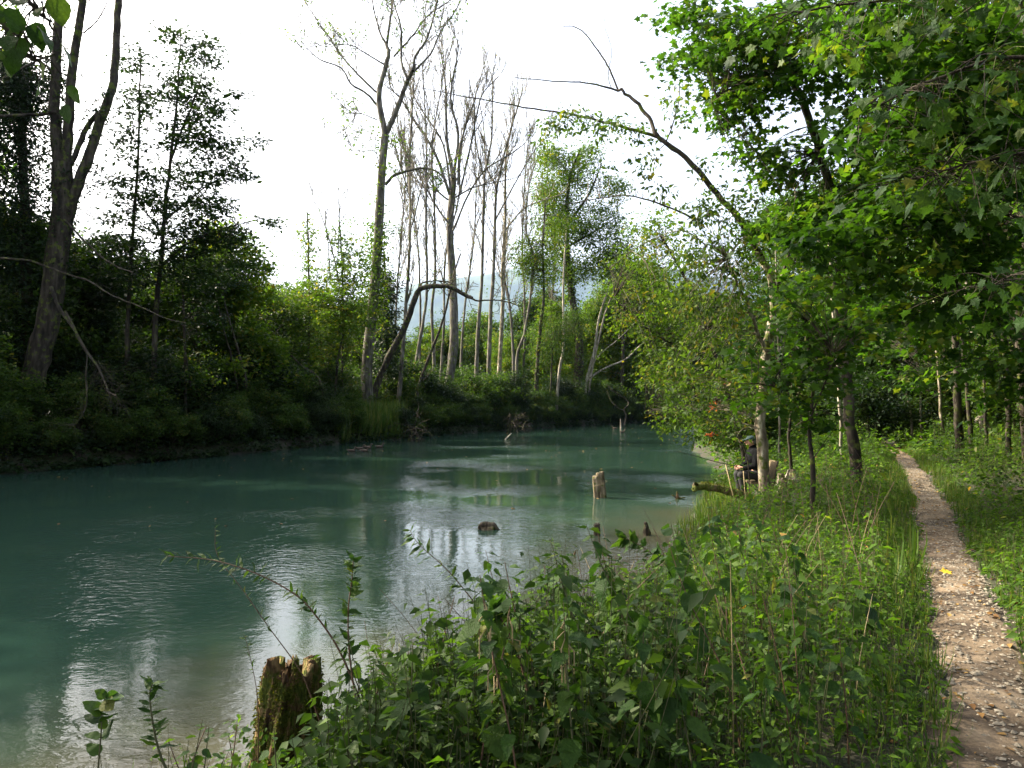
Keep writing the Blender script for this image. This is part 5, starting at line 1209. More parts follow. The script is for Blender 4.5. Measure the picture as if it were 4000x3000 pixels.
t.limb([(4500, 300), (4200, 240), (3900, 230), (3600, 330), (3420, 420)], 26, 5, 0.5)
t.limb([(4500, 700), (4200, 640), (4000, 600), (3800, 640), (3560, 700)], 22, 5, 0.3)
t.limb([(4450, -150), (4100, -60), (3700, -30), (3300, 20), (3000, 60)], 24, 5, 0.8)
t.limb([(4500, 1000), (4250, 1020), (4000, 1060), (3850, 1130)], 14, 4, 0.6)
sprout(t.wood, C, R, t.rng, 26, 3.6, 2, t.tips, 0.15, 1.1, 0.5, 5, 5)  # unseen crown overhead, added to darken the foreground
tips_leaves(t.L, [q for q in t.tips if q[-1][1] < 2.2 or q[-1][0] > 4.5], t.rng, 9, 0.14, 0.22)
pl = near_branch(t, 1, 85, 0.098, 1, 0.25) + near_branch(t, 2, 80, 0.098, 2, 0.25) + near_branch(t, 3, 90, 0.098, 3, 0.2) + near_branch(t, 4, 30, 0.09, 4, 0.3)
e = t.done(M['leaf_maple'], 'maple_lo')
for c, dr, nn, s in pl: add_leaf(maple_mesh, "leaf", e, c - t.base, dr, nn, s)
t = Tree("elm_tree", "tree whose close out of focus branch hangs dark leaves into the top left corner", 2.4, M['bark_dark'], seed=106, base=(-3.6, 0.9))
b = np.array([-3.6, 0.9, T(-3.6, 0.9) - 0.2])
C = cr([b, (-3.7, 0.9, 2.5), (-3.9, 0.8, 5), (-4.2, 0.6, 8), (-4.4, 0.3, 11)], 5); R = np.linspace(0.22, 0.06, len(C)); g = Geo(); g.tube(C, R, 10); t.parts.append(("trunk", g)); t.limbs.append((C, R))
t.limb([(-700, -250), (-400, -200), (-100, -120), (60, -30), (150, 40), (210, 120)], 40, 8, 0.0)
t.limb([(-300, 100), (-100, 60), (40, 120), (130, 220), (160, 260)], 16, 5, 0.1)
pl = near_branch(t, 1, 16, 0.075, 7, 0.55, 0.9, spread=0.1, dropz=0.02) + near_branch(t, 2, 18, 0.075, 8, 0.3, 0.9, spread=0.1, dropz=0.02)
sprout(t.wood, t.limbs[0][0], t.limbs[0][1], t.rng, 22, 2.8, 2, t.tips, 0.2, 1.0, 0.42, 5, 5)
for q, W in enumerate([[(-3.8, .85, 4.6), (-5.4, 3.6, 7.2), (-6.8, 6.0, 8.2), (-8.2, 8.0, 8.6)], [(-3.85, .85, 5.4), (-4.6, 4.0, 8.2), (-5.2, 6.6, 9.2), (-5.8, 9.0, 9.8)], [(-3.8, .85, 4.4), (-6.2, 3.4, 6.4), (-8.6, 5.2, 7.2), (-10.5, 7.4, 7.6)], [(-3.75, .85, 4.2), (-4.6, 3.2, 6.6), (-5.2, 5.6, 8.0), (-5.4, 7.6, 8.6)], [(-3.9, .8, 5.2), (-2.6, 2.8, 7.6), (-2.4, 4.6, 8.6), (-3.0, 6.2, 9.4)], [(-3.8, .85, 4.8), (-5.8, 2.4, 6.4), (-7.2, 4.4, 7.2), (-8.6, 6.0, 7.6)], [(-4.0, .7, 6), (-2, 1.0, 8.2), (0, 1.6, 9.4), (1.2, 2.2, 10)]]):  # unseen boughs added over the water to shade the foreground
    C = cr(W, 5); R = np.linspace(.075, .02, len(C)); g = Geo(); g.tube(C, R, 8); t.parts.append(("limb", g)); t.limbs.append((C, R))
    sprout(t.wood, C, R, t.rng, 18, 2.2, 1, t.tips, 0.1, 1.0, 0.2, 6, 4)
t.tips = [q for q in t.tips if max(p[2] - 2.6 - 0.62 * max(p[1], .1) for p in q) > 0.25 and min(min(p[2] - 2.9 - 0.60 * p[1] for p in q), 9) > 0 or max(p[0] + 0.74 * p[1] for p in q) < -0.3]
t.leaves(11, 0.15, 0.24)
e = t.done(M['leaf_mid'], 'oval4')
for c, dr, nn, s in pl: add_leaf(broad_mesh, "leaf", e, c - t.base, dr, nn, s)


# ------------------------------------------------------------------ ground cover (countless)
def scatter(n, box, cond, seed):
    rng = rg(seed); x = rng.uniform(box[0], box[1], n); y = rng.uniform(box[2], box[3], n)
    k = cond(x, y); return x[k], y[k], rng
def herbs(name, label, n, box, cond, hfun, leafsize, per, tpl, mat, seed, fanr=0.07, stems=True, den=None):
    x, y, rng = scatter(n, box, cond, seed)
    if den is not None:
        k = rng.random(len(x)) < den(x, y); x, y = x[k], y[k]
    z = np.maximum(terr(x, y), 0.0); H = hfun(x, y) * (0.4 + 1.1 * rng.random(len(x)) ** 1.5); ps = 0.7 + 0.8 * rng.random(len(x)) ** 2
    if name == "undergrowth" and box[1] < 6: H = np.minimum(H * 1.15, (ztop(x, y) - z) * (0.42 + 0.66 * rng.random(len(x))) + 0.10 * np.sin(x * 7.3 + 2 * y) * np.sin(y * 5.1))
    k = H > 0.05; x, y, z, H, ps = x[k], y[k], z[k], H[k], ps[k]
    L = Leaves(); m = len(x); lean = rng.normal(0, 0.16, (m, 2))
    for j in range(per):
        t = 0.25 + 0.75 * (j + rng.random(m)) / per; a = rng.random(m) * 6.283; r = fanr * (0.4 + 0.9 * rng.random(m))
        o = np.stack([np.cos(a), np.sin(a), 0 * a], -1)
        pos = np.stack([x + lean[:, 0] * H * t + o[:, 0] * r, y + lean[:, 1] * H * t + o[:, 1] * r, z + H * t], -1)
        L.add(pos, rng, leafsize * ps, droop=0.35, out=o * 1.6, tilt=0.5, var=rng.random(m) * 0.9, sj=0.3)
    o = L.build(name, mat, tpl)
    tag(o, label, None, None, "stuff")
    if stems:
        g = Geo(); idx = np.arange(m)[:: max(1, m // 9000)]
        p0 = np.stack([x, y, z - 0.02], -1)[idx]; p1 = np.stack([x + lean[:, 0] * H, y + lean[:, 1] * H, z + H], -1)[idx]
        w = 0.0025; a = np.array([[w, 0, 0], [-w / 2, w * .87, 0], [-w / 2, -w * .87, 0]])
        V = np.concatenate([p0[:, None] + a, p1[:, None] + a * 0.5], 1).reshape(-1, 3)
        i = (np.arange(len(idx)) * 6)[:, None]
        Q = np.concatenate([i + np.array([[0, 1, 4, 3]]), i + np.array([[1, 2, 5, 4]]), i + np.array([[2, 0, 3, 5]])], 0)
        g.add(V, Q)
        st = g.build("stems", M['stem'], o)
    return o
def bank(x, y): return (sdist(x, y) > 0.15) & (pdist(x, y) > 0.27) & (np.hypot(x, y) > 1.9)
def leftof(x, y): return x < np.interp(y, PATH[:, 1], PATH[:, 0])
patch = lambda x, y: 0.5 + 0.5 * np.sin(x * 1.7 + 1.1 * np.sin(y * 1.3)) * np.sin(y * 1.9 + 0.7)
near_l = lambda x, y: bank(x, y) & leftof(x, y)
herbs("undergrowth", "dense low herbs covering the near bank left of the path", 14500, (-4, 5.4, 1.7, 9.5), near_l,
      lambda x, y: (0.12 + 0.28 * patch(x, y)) * sst(-0.1, 1.0, pdist(x, y)), 0.040, 9, 'oval4', M['leaf_herb'], 501, 0.05)
herbs("undergrowth", "taller wild nettles mixed through the near bank growth", 3600, (-4, 5.4, 3.3, 9.5), lambda x, y: near_l(x, y) & (pdist(x, y) > 0.6),
      lambda x, y: 0.25 + 0.55 * patch(y + 3, x), 0.056, 13, 'oval4', M['leaf_herb'], 506, 0.06)  # sunlit look put into the colour: brighter leaf than the bottom nettles
herbs("undergrowth", "massed broad nettles at the bottom, shade put into their darker leaf colour", 2100, (-0.9, 1.9, 2.5, 5.0), lambda x, y: near_l(x, y) & (pdist(x, y) > 0.45) & (x < 0.2 * y + 0.16 * np.sin(y * 9)),
      lambda x, y: 0.55 + 0.5 * patch(x, y), 0.058, 13, 'oval4', M['leaf_mid'], 516, 0.05)  # foreground shade put into the colour by a darker leaf
herbs("undergrowth", "sunlit low herbs on the bank around the angler and the linden", 16000, (1.5, 13, 9, 24), lambda x, y: near_l(x, y) & ~((np.abs(x - 5.2) < .55) & (np.abs(y - 16) < .7)),
      lambda x, y: (0.10 + 0.24 * patch(x, y)) * sst(-0.1, 1.1, pdist(x, y)) * sst(-0.5, 1.0, sdist(x, y)), 0.062, 7, 'oval4', M['leaf_herb'], 502, 0.08)
herbs("undergrowth", "taller nettle clumps on the sunlit bank before the linden", 3600, (1.5, 13, 8.5, 24), lambda x, y: near_l(x, y) & (pdist(x, y) > 0.7) & (sdist(x, y) > .8) & ~((np.abs(x - 5.2) < .9) & (y > 13) & (y < 17)) & (np.sin(x * 2.3 + y) > -0.2),
      lambda x, y: 0.38 + 0.5 * patch(y, x), 0.085, 12, 'oval4', M['leaf_herb'], 507, 0.07)
herbs("undergrowth", "green herbs and brambles covering the ground right of the path", 17000, (2.2, 19, 1.5, 26), lambda x, y: bank(x, y) & ~leftof(x, y) & (x < 0.95 * y + 3.4),
      lambda x, y: (0.2 + 0.42 * patch(x, y)) * sst(-0.1, 1.4, pdist(x, y)), 0.062, 8, 'oval4', M['leaf_herb'], 503, 0.08)
herbs("undergrowth", "fresh low herbs at the right edge of the path nearest the viewer", 11000, (2.5, 10, 2.5, 10), lambda x, y: bank(x, y) & ~leftof(x, y) & (x < 0.8 * y + 2),
      lambda x, y: (0.13 + 0.22 * patch(x, y)) * sst(-0.1, 0.7, pdist(x, y)), 0.045, 9, 'oval4', M['leaf_herb'], 509, 0.06)
herbs("undergrowth", "taller nettles and brambles right of the path", 6800, (2.2, 19, 2.5, 24), lambda x, y: bank(x, y) & ~leftof(x, y) & (x < 0.9 * y + 2) & (pdist(x, y) > 0.9) & (np.sin(x * 1.9 - y) > -0.3),
      lambda x, y: 0.5 + 0.6 * patch(y, x), 0.085, 14, 'oval4', M['leaf_mid'], 508, 0.07)
herbs("undergrowth", "distant ground cover beside the winding footpath", 15000, (5, 40, 20, 75), lambda x, y: bank(x, y), lambda x, y: 0.3 + 0.45 * patch(x * .6, y * .6), 0.15, 7, 'card', M['leaf_herb'], 504, 0.2, False)
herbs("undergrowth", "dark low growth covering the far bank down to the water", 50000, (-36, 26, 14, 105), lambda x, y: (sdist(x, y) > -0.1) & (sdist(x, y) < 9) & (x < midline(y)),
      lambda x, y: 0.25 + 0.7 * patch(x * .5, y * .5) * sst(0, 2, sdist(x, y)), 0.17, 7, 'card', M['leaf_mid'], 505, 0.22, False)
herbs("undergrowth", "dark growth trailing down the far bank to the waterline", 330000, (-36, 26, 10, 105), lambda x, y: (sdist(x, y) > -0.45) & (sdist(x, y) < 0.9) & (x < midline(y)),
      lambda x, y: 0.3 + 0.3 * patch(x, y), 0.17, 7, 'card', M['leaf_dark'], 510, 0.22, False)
# grass
def grass(label, n, box, cond, H, seed, w=1.0, mat=None, tuft=10, rad=0.05, droop=0.0):
    x, y, rng = scatter(n, box, cond, seed); z = terr(x, y); L = Leaves(); m = len(x)
    for j in range(tuft):
        a = rng.random(m) * 6.283; o = np.stack([np.cos(a), np.sin(a), 0 * a], -1)
        pos = np.stack([x, y, z], -1) + o * rad * rng.random(m)[:, None]
        L.p.append(pos); d = o * (0.25 + 0.5 * rng.random(m))[:, None]; d[:, 2] = 1; L.d.append(d)
        L.n.append(o + np.array([0, 0, 0.5])); L.s.append(H * (0.5 + 0.8 * rng.random(m))); L.v.append(rng.random(m))
    o = L.build("grass", mat or M['grass'], 'blade'); tag(o, label, None, None, "stuff")
    return o
grass("long sedge drooping over the far bank at the foot of the tall ash", 3600, (-14, -3, 44, 62), lambda x, y: (sdist(x, y) > -0.25) & (sdist(x, y) < 2.0) & (np.abs((x / y * FPX + 512) / .256 - 1440) < 130), 1.25, 511, rad=0.3, tuft=16)
grass("fresh grass at the water's edge below the angler", 900, (2.5, 7.5, 12.5, 21), lambda x, y: (sdist(x, y) > -0.12) & (sdist(x, y) < 0.9), 0.34, 512, tuft=12, rad=0.08)
grass("short grass tufts along both edges of the path", 26000, (1, 16, 1.6, 28), lambda x, y: (pdist(x, y) > 0.25) & (pdist(x, y) < 0.62), 0.18, 513, tuft=8)
grass("sedge in the dark corner at the far end of the river", 500, (-2, 18, 66, 100), lambda x, y: (sdist(x, y) > -0.2) & (sdist(x, y) < 1.4) & (x < 0.4 * y - 20), 1.0, 514, tuft=14, rad=0.3)
def stalks(label, n, box, cond, H, seed, mat, parent=None):
    x, y, rng = scatter(n, box, cond, seed); z = terr(x, y); g = Geo()
    hmax = np.clip(ztop(x, y) - z, 0.15, 2) if box[2] < 3 else np.full(len(x), 2.0)
    for a, b, c, hm in zip(x, y, z, hmax):
        h = min(H * (0.5 + 0.8 * rng.random()), hm); l = rng.normal(0, 0.3, 2)
        g.tube(cr([(a, b, c - .03), (a + l[0] * h * .4, b + l[1] * h * .4, c + h * .55), (a + l[0] * h, b + l[1] * h, c + h)], 2), np.linspace(.0035, .0015, 5), 4)
    tag(g.build("stalks", mat), label, None, None, "stuff")
stalks("pale dry stalks standing among the nettles of the near bank", 90, (-1, 5.2, 2.6, 9), lambda x, y: near_l(x, y) & (pdist(x, y) > .5) & (np.sin(x * 3.1 + y) > -.3), 0.8, 541, M['straw'])
stalks("dark thin stems standing among the bank herbs", 380, (-1, 9, 3, 15), lambda x, y: near_l(x, y) & (pdist(x, y) > .6), 0.75, 542, M['stem_red'])
grass("arching grass tufts scattered through the bank growth", 420, (-2, 9, 2.6, 16), lambda x, y: near_l(x, y) & (pdist(x, y) > .3) & (np.sin(x * 2.7) * np.sin(y * 2.2 + 1) > .1) & (ztop(x, y) - terr(x, y) > .4), 0.42, 515, tuft=18, rad=0.07)
# fallen leaves, pebbles, floating leaves
def litter(name, label, n, box, cond, size, seed, mat, zf=None, tilt=0.35, tpl='oval', up=0.012):
    x, y, rng = scatter(n, box, cond, seed); z = ptop(x, y) if zf is None else zf(x, y)
    L = Leaves(); L.add(np.stack([x, y, z + up], -1), rng, size, droop=0.0, tilt=tilt); L.d = [d * np.array([1, 1, 0.15]) for d in L.d]
    return tag(L.build(name, mat, tpl), label, None, None, "stuff")
litter("leaf_litter", "brown and yellow fallen leaves lying on path and bank", 16000, (0.5, 14, 1.6, 26), lambda x, y: (pdist(x, y) < 0.5) & (pdist(x, y) > 0.0) | ((sdist(x, y) > .8) & (y > 9) & (x < 8) & (np.sin(x*5)*np.sin(y*4) > .3)), 0.042, 521, M['leaf_dry'], up=0.008)
litter("floating_leaves", "small yellow leaves floating on the still far water", 420, (-20, 22, 15, 92), lambda x, y: sdist(x, y) < -0.3, 0.12, 522, M['leaf_dry'], zf=lambda x, y: 0 * x, tilt=0.02, up=0.006)
def pebbles(n, seed):
    x, y, rng = scatter(n, (0.8, 12, 1.8, 20), lambda x, y: pdist(x, y) < 0.34, seed)
    z = ptop(x, y); g = Geo()
    V0 = np.array([(1, 0, 0), (0.3, 0.9, 0), (-0.8, 0.6, 0), (-0.8, -0.6, 0), (0.3, -0.9, 0), (0, 0, 0.75)]); T0 = np.array([(0, 1, 5), (1, 2, 5), (2, 3, 5), (3, 4, 5), (4, 0, 5)])
    m = len(x); s = 0.006 + 0.016 * rng.random(m) ** 3; a = rng.random(m) * 6.28; ca, sa = np.cos(a)[:, None], np.sin(a)[:, None]
    q = np.stack([V0[None, :, 0] * ca - V0[None, :, 1] * sa, V0[None, :, 0] * sa + V0[None, :, 1] * ca, V0[None, :, 2] * np.ones((m, 1)) * 0.7], -1) * (1 + 0.25 * rng.normal(0, 1, (m, 6, 1)))
    V = np.stack([x, y, z + 0.001], -1)[:, None] + q * s[:, None, None]
    g.add(V.reshape(-1, 3), None, (T0[None] + (np.arange(m) * 6)[:, None, None]).reshape(-1, 3))
    tag(g.build("gravel", M['stone'], smooth=False), "small pale stones trodden into the path", None, None, "stuff")
M['stone'] = plain("path_stone", (0.19, 0.165, 0.13), 0.9, 0.6, 25)
pebbles(150000, 531)
# single conspicuous fallen leaves
M['yellow'] = plain("yellow_fallen_leaf", (0.55, 0.36, 0.03), 0.5, 0.2, 30)
for q, (px, py, s, lab) in enumerate([(3692, 2275, 0.10, "large yellow maple leaf lying on the left edge of the path"), (3980, 2395, 0.09, "orange brown leaf lying on the right side of the path"),
                                      (3770, 2160, 0.08, "tan fallen leaf on the path above the large yellow one")]):
    d = 1.62 * FPX / (py * 0.256 - 402); x = PX(px, d)
    me = make_mesh("fallen_leaf", mV * np.array([1, 1, -0.7]), np.zeros((0, 4), int), mT, M['yellow'] if q == 0 else M['leaf_dry'], False)
    o = bpy.data.objects.new("fallen_leaf", me); link(o); o.location = (x, d, float(ptop(x, d)) + 0.03); o.scale = (s,) * 3; o.rotation_euler = (0.35, 0.1, q * 2.0); tag(o, lab, "leaf")

# ------------------------------------------------------------------ stumps and wood in the water
def remesh(o, vox, smooth=0):
    m = o.modifiers.new("join", 'REMESH'); m.mode = 'VOXEL'; m.voxel_size = vox; m.use_smooth_shade = True
    if smooth:
        s = o.modifiers.new("soften", 'SMOOTH'); s.iterations = smooth; s.factor = 0.5
def stump(name, label, base, H, r0, r1, prongs, seed, mat, lean=(0, 0), ridges=0.12, nt=110, nz=60, wallf=0.45, moss=None, floor=0.62, cat="stump"):
    """weathered hollow stump: ridged wall, ragged rim with prongs [(angle, height factor, width)]"""
    rng = rg(seed); th = np.arange(nt) * 2 * math.pi / nt
    top = np.full(nt, floor)
    for a, h, w in prongs:
        dlt = np.abs((th - a + math.pi) % (2 * math.pi) - math.pi); top = np.maximum(top, floor - .05 + (h - floor + .05) * np.exp(-(dlt / w) ** 4))
    top += 0.018 * rng.normal(0, 1, nt) + 0.03 * np.sin(th * 9 + 1)
    rid = ridges * (0.5 * np.sin(th * 7 + 2) + 0.35 * np.sin(th * 13 + 1) + 0.3 * np.sin(th * 23)) + 0.03 * rng.normal(0, 1, nt)
    zz = np.linspace(0, 1, nz)[:, None] * top[None]
    tw = th[None] + 0.35 * zz + 0.04 * np.sin(zz * 9 + th[None] * 3)
    r = (r0 + (r1 - r0) * zz ** 0.6) * (1 + rid[None] * (1 + 0.4 * np.sin(zz * 11 + 5 * np.sin(th)[None])) + 0.02 * rng.normal(0, 1, zz.shape)) + 0.35 * r0 * np.exp(-zz * 9)
    def pts(r): return np.stack([np.cos(tw) * r + lean[0] * H * zz, np.sin(tw) * r + lean[1] * H * zz, zz * H], -1)
    out = pts(r); inn = pts(r * (wallf + 0.1 * np.sin(zz * 8)))[::-1]
    ring = np.concatenate([out, inn], 0); n = len(ring)
    i = np.arange(n - 1)[:, None] * nt; j = np.arange(nt)[None]; k = (j + 1) % nt
    g = Geo(); g.add(ring.reshape(-1, 3), np.stack([i + j, i + k, i + nt + k, i + nt + j], -1).reshape(-1, 4))
    e = empty(name, base, label, cat); g.build("wood", mat, e)
    if moss:
        L = Leaves(); m = moss; ii = rng.integers(4, nz - 1, m); jj = rng.integers(0, nt, m); p = out[ii, jj]
        o_ = np.stack([np.cos(tw[ii, jj]), np.sin(tw[ii, jj]), 0 * p[:, 0] + .3], -1)
        keep = (np.sin(p[:, 2] * 14 + 3 * np.sin(tw[ii, jj] * 3)) + rng.normal(0, .5, m)) > 0.0
        L.add(p[keep] + o_[keep] * 0.004, rng, 0.016, droop=0.5, out=o_[keep] * 0.8, tilt=0.8)
        L.build("moss", M['moss'], 'card', e)
    return e
M['moss'] = leafmat("moss", [(0, (0.035, 0.05, 0.008)), (0.6, (0.09, 0.1, 0.012)), (1, (0.16, 0.15, 0.02))], 0.2, 0.8, 0.1)
sb = np.array([PX(1105, 4.4), 4.4]); sz = max(-0.1, T(*sb) - 0.15)
topz = P(1105, 2560, 4.4)[2]
stump("tree_stump", "big rotten mossy stump with three prongs at the water's edge in the foreground", (sb[0], sb[1], sz), topz - sz, 0.235, 0.15,
      [(-1.5, 1.0, 0.22), (3.6, 0.95, 0.75), (-0.5, 0.95, 0.7), (1.5, .9, .8)], 601, M['wood_rot'], lean=(0.07, 0), moss=15000, floor=0.92)
# leafy herbs on the stump
L = Leaves(); r_ = rg(602)
for _ in range(46):
    a = -math.pi / 2 + r_.normal(0, 0.9); zc = r_.random() ** 2 * 0.62 + 0.12; c = np.array([sb[0] + math.cos(a) * 0.24, sb[1] + math.sin(a) * 0.25, sz + zc])
    L.add(c + r_.normal(0, 0.03, (6, 3)), r_, 0.034, out=np.array([[math.cos(a), math.sin(a), 0]]), droop=0.4)
o = L.build("stump_herbs", M['leaf_herb'], 'oval'); tag(o, "small bright herbs growing on the foot of the mossy stump", None, None, "stuff")

def post(name, label, px, py, w, h, d=None, seed=0, cat="stub", mat=None, lean=(0, 0), split=False):
    d = d or CAMZ * FPX / (py * 0.256 - 402); x = PX(px, d); W = PR(w, d); H = 2 * PR(h, d); rng = rg(seed)
    e = empty(name, (x, d, 0), label, cat)
    def piece(cx, rw, hh, nm, s):
        g = Geo(); nt = 28; nz = 16; th = np.arange(nt) * 2 * math.pi / nt
        sq = 1 / np.maximum(np.abs(np.cos(th)), np.abs(np.sin(th))); rr = rw * (0.55 + 0.45 * sq) * (1 + 0.06 * np.sin(th * 7 + s) + 0.05 * rng.normal(0, 1, nt))
        tp = 1 + 0.018 * rng.normal(0, 1, nt) + 0.04 * np.sin(th + s)
        z = np.linspace(-0.6 / hh, 1, nz)[:, None] * tp[None]
        X = np.cos(th)[None] * rr * (1 - 0.08 * z) + cx + lean[0] * hh * z; Y = np.sin(th)[None] * rr * (1 - 0.08 * z) + lean[1] * hh * z
        V = np.stack([X, Y, z * hh], -1); V = V.reshape(-1, 3); Tt = V[-nt:].mean(0) - np.array([0, 0, 0.03 * hh]); V = np.vstack([V, Tt])
        i = np.arange(nz - 1)[:, None] * nt; j = np.arange(nt)[None]; k = (j + 1) % nt
        Q = np.stack([i + j, i + k, i + nt + k, i + nt + j], -1).reshape(-1, 4); jj = np.arange(nt)
        g.add(V, Q, np.stack([(nz - 1) * nt + jj, (nz - 1) * nt + (jj + 1) % nt, np.full(nt, nz * nt)], -1))
        g.build(nm, mat or M['wood_post'], e)
    if split:
        piece(-W * 0.35, W * 0.62, H * 0.86, "front_half", 1); piece(W * 0.3, W * 0.66, H, "back_half", 2)
        gw = Geo(); a = np.linspace(0, 2 * math.pi, 40); gw.tube(np.stack([np.cos(a) * W * 1.12, np.sin(a) * W * 1.12, H * 0.55 + 0.1 * np.cos(a) * H], -1), 0.004, 4); gw.build("wire", M['straw'], e)
    else: piece(0, W, H, "wood", 1)
    return e
post("mooring_post", "thick split weathered wooden post standing in the river", 2343, 1942, 50, 98, seed=1, cat="post", split=True, lean=(-0.09, 0))
post("wood_stub", "small square cracked stub in the water below the split post", 2330, 2088, 26, 44, seed=2, mat=M['wood_wet'])
# pointed stub
def spike(label, px, py, w, h, seed, lean=0.0, name="wood_stub", cat="stub", mat='wood_wet', extra=()):
    d = CAMZ * FPX / (py * 0.256 - 402); W = PR(w, d); H = 2 * PR(h, d); rng = rg(seed)
    e = empty(name, (PX(px, d), d, 0), label, cat); g = Geo()
    C = cr([(0, 0, -0.4), (0, 0, 0), (lean * H * .4, 0, H * .4), (lean * H * .7, .01, H * .78), (lean * H, .01, H)], 4)
    R = np.interp(np.linspace(0, 1, len(C)), [0, .45, .7, .9, 1], [W * 1.2, W, W * .6, W * .45, W * .2]); g.tube(C, R, 12, cap=True, jag=0.12, rng=rng)
    g.build("wood", M[mat], e)
    for (a, b, r) in extra:
        g = Geo(); g.tube(cr([(0, 0, 0), (a * .5, 0, b * .7), (a, 0, b)], 3), np.linspace(r, r * .4, 7), 7, cap=True, jag=0.15, rng=rng); g.build("side_snag", M[mat], e)
spike("dark pointed stub in the water near the right shore nettles", 2525, 2088, 28, 52, 3, -0.12)
spike("brown snag of root poking from the shallows before the mossy log", 2645, 1948, 14, 30, 4, -0.1, "root_snag", "snag", 'wood_rot', [(0.2, 0.04, 0.035), (-0.16, 0.1, 0.03)])
spike("tiny brown twig end poking out of the brown shallows", 2243, 2165, 7, 20, 5, 0.3, "root_snag", "snag", 'wood_rot')
spike("pale upright pole end standing in the far water", 2425, 1672, 7, 36, 6, -0.05, "pole", "pole", 'bark_pale')
d = CAMZ * FPX / (2066 * .256 - 402); e = empty("driftwood", (PX(1905, d), d, 0), "squat sodden log end breaking the water left of the split post", "driftwood")
g = Geo(); rr_ = rg(7); C = cr([(-.18, 0, .0), (-.12, 0, .05), (0, .02, .07), (.12, .02, .04), (.22, .03, -.03)], 4); g.tube(C, np.interp(np.linspace(0, 1, len(C)), [0, .3, .7, 1], [.04, .09, .09, .04]), 16, cap=True, jag=.12, rng=rr_); g.build("wood", M['wood_wet'], e)
g = Geo()
for q in range(16): x0 = -.13 + .016 * q; g.tube(np.array([(x0, -.07 + .01 * rr_.random(), .07), (x0 + .01, -.11, .02), (x0 + .012, -.12, -.05)]), .006, 5)
g.build("splinters", M['wood_post'], e)
# floating pale stick
d = CAMZ * FPX / (1716 * .256 - 402); e = empty("floating_stick", (PX(1970, d), d, 0), "white broken stick slanting out of the middle of the river", "stick")
g = Geo(); g.tube(cr([(0, 0, -.1), (.2, 0, .12), (.5, 0, .42)], 4), np.linspace(.05, .035, 9), 8, cap=True); g.build("wood", M['bark_pale'], e)
# curved thin trunk dipping into the far water
t = Tree("leaning_sapling", "thin curved sapling dipping into the far end of the river", 78, M['bark_dark'], "sapling", seed=640)
C = [(2440, 1660), (2446, 1625), (2438, 1600), (2454, 1580), (2445, 1560), (2400, 1530), (2370, 1500)]
t.limb(C, 6, 3, 2, part="trunk"); t.limb([(2436, 1605), (2410, 1590), (2385, 1560), (2370, 1520)], 4, 2, 1); t.done()
# mossy log on the bank
t = Tree("fallen_log", "mossy broken log jutting from the bank over the water before the angler", 15.2, M['bark_moss'], "log", seed=641)
t.limb([(2722, 1900), (2770, 1903), (2850, 1922), (2940, 1950), (3010, 1985)], 26, 34, 0.2, part="log_body", sides=14)
t.limb([(2722, 1895), (2716, 1906), (2714, 1915)], 28, 20, 0.0, part="broken_end", sides=12)
t.L.add(np.vstack([along(t.limbs[0][0], a) + np.array([rg(int(a * 9999)).normal(0, .05), rg(int(a * 999)).normal(0, .07), .085]) for a in np.linspace(.1, 1, 700)]), t.rng, 0.03, droop=0.2, tilt=.6)
t.done(M['moss'], 'card', "moss")
stump("tree_stump", "broken grey stump with pale torn top right behind the spotted linden foot", (PX(3075, 14.9), 14.9, T(PX(3075, 14.9), 14.9) - .05), 0.48, 0.22, 0.19, [(0.4, 1.0, .9), (2.5, .85, .5)], 603, M['bark_spot'], nt=60, nz=24)
stump("tree_stump", "small round mossy stump in the nettles just below the mossy log", (PX(2935, 11.6), 11.6, T(PX(2935, 11.6), 11.6) - .05), 0.3, 0.14, 0.12, [(0.4, 1.0, 1.5)], 604, M['bark_moss'], nt=50, nz=20, moss=900)
# stakes by the angler
for q, (a, b, w, lab) in enumerate([((2835, 1815), (2885, 1900), 5, "pale thin stake slanting in the ground left of the angler"), ((2904, 1840), (2917, 1932), 4, "pale upright stick in front of the angler's legs")]):
    p0, p1 = P(*b, 15.0), P(*a, 15.0); p0[2] = T(p0[0], p0[1]) - .1
    e = empty("stake", p0, lab, "stake"); g = Geo(); g.tube(np.array([[0, 0, 0], p1 - p0]), PR(w, 15), 6, cap=True); g.build("wood", M['straw'], e)
# plank bench far along the path
M['plank'] = plain("bleached_plank", (0.5, 0.42, 0.3), 0.8, 0.2, 14)
bx, by = PX(3372, 40), 40; bz = T(bx, by)
e = empty("bench", (bx, by, bz), "pale plank bench far away beside the bend of the path", "bench", rz=0.1)
for s_ in (-1, 0, 1): g = Geo(); g.box((0, s_ * .14, .46), (.9, .06, .025)); g.build("seat_plank", M['plank'], e, False)
for s_ in (-1, 1): g = Geo(); g.box((s_ * .65, 0, .2), (.06, .17, .22)); g.build("leg", M['bark_grey'], e, False)
# red and orange autumn leaves sprig near the angler
M['leaf_red'] = leafmat("red_leaf", [(0, (0.35, 0.05, 0.02)), (1, (0.6, 0.2, 0.04))], 0.4)
t = Tree("spindle_bush", "small bush with a few orange red leaves hanging left of the angler's head", 15.6, M['bark_dark'], "bush", seed=650)
t.limb([(2920, 1800), (2880, 1700), (2830, 1600), (2790, 1560)], 4, 1.5, 0, part="stem", ground=True)
t.limb([(2880, 1700), (2830, 1690), (2770, 1700)], 2.5, 1, 0)
t.blobs([(2790, 1610, 15.6, 12, 50, .1, 7), (2775, 1700, 15.6, 22, 8, .1, 4), (2850, 1480, 15.6, 20, 20, .2, 2)], 0.05, 6, 0.07)
t.done(M['leaf_red'], 'oval')
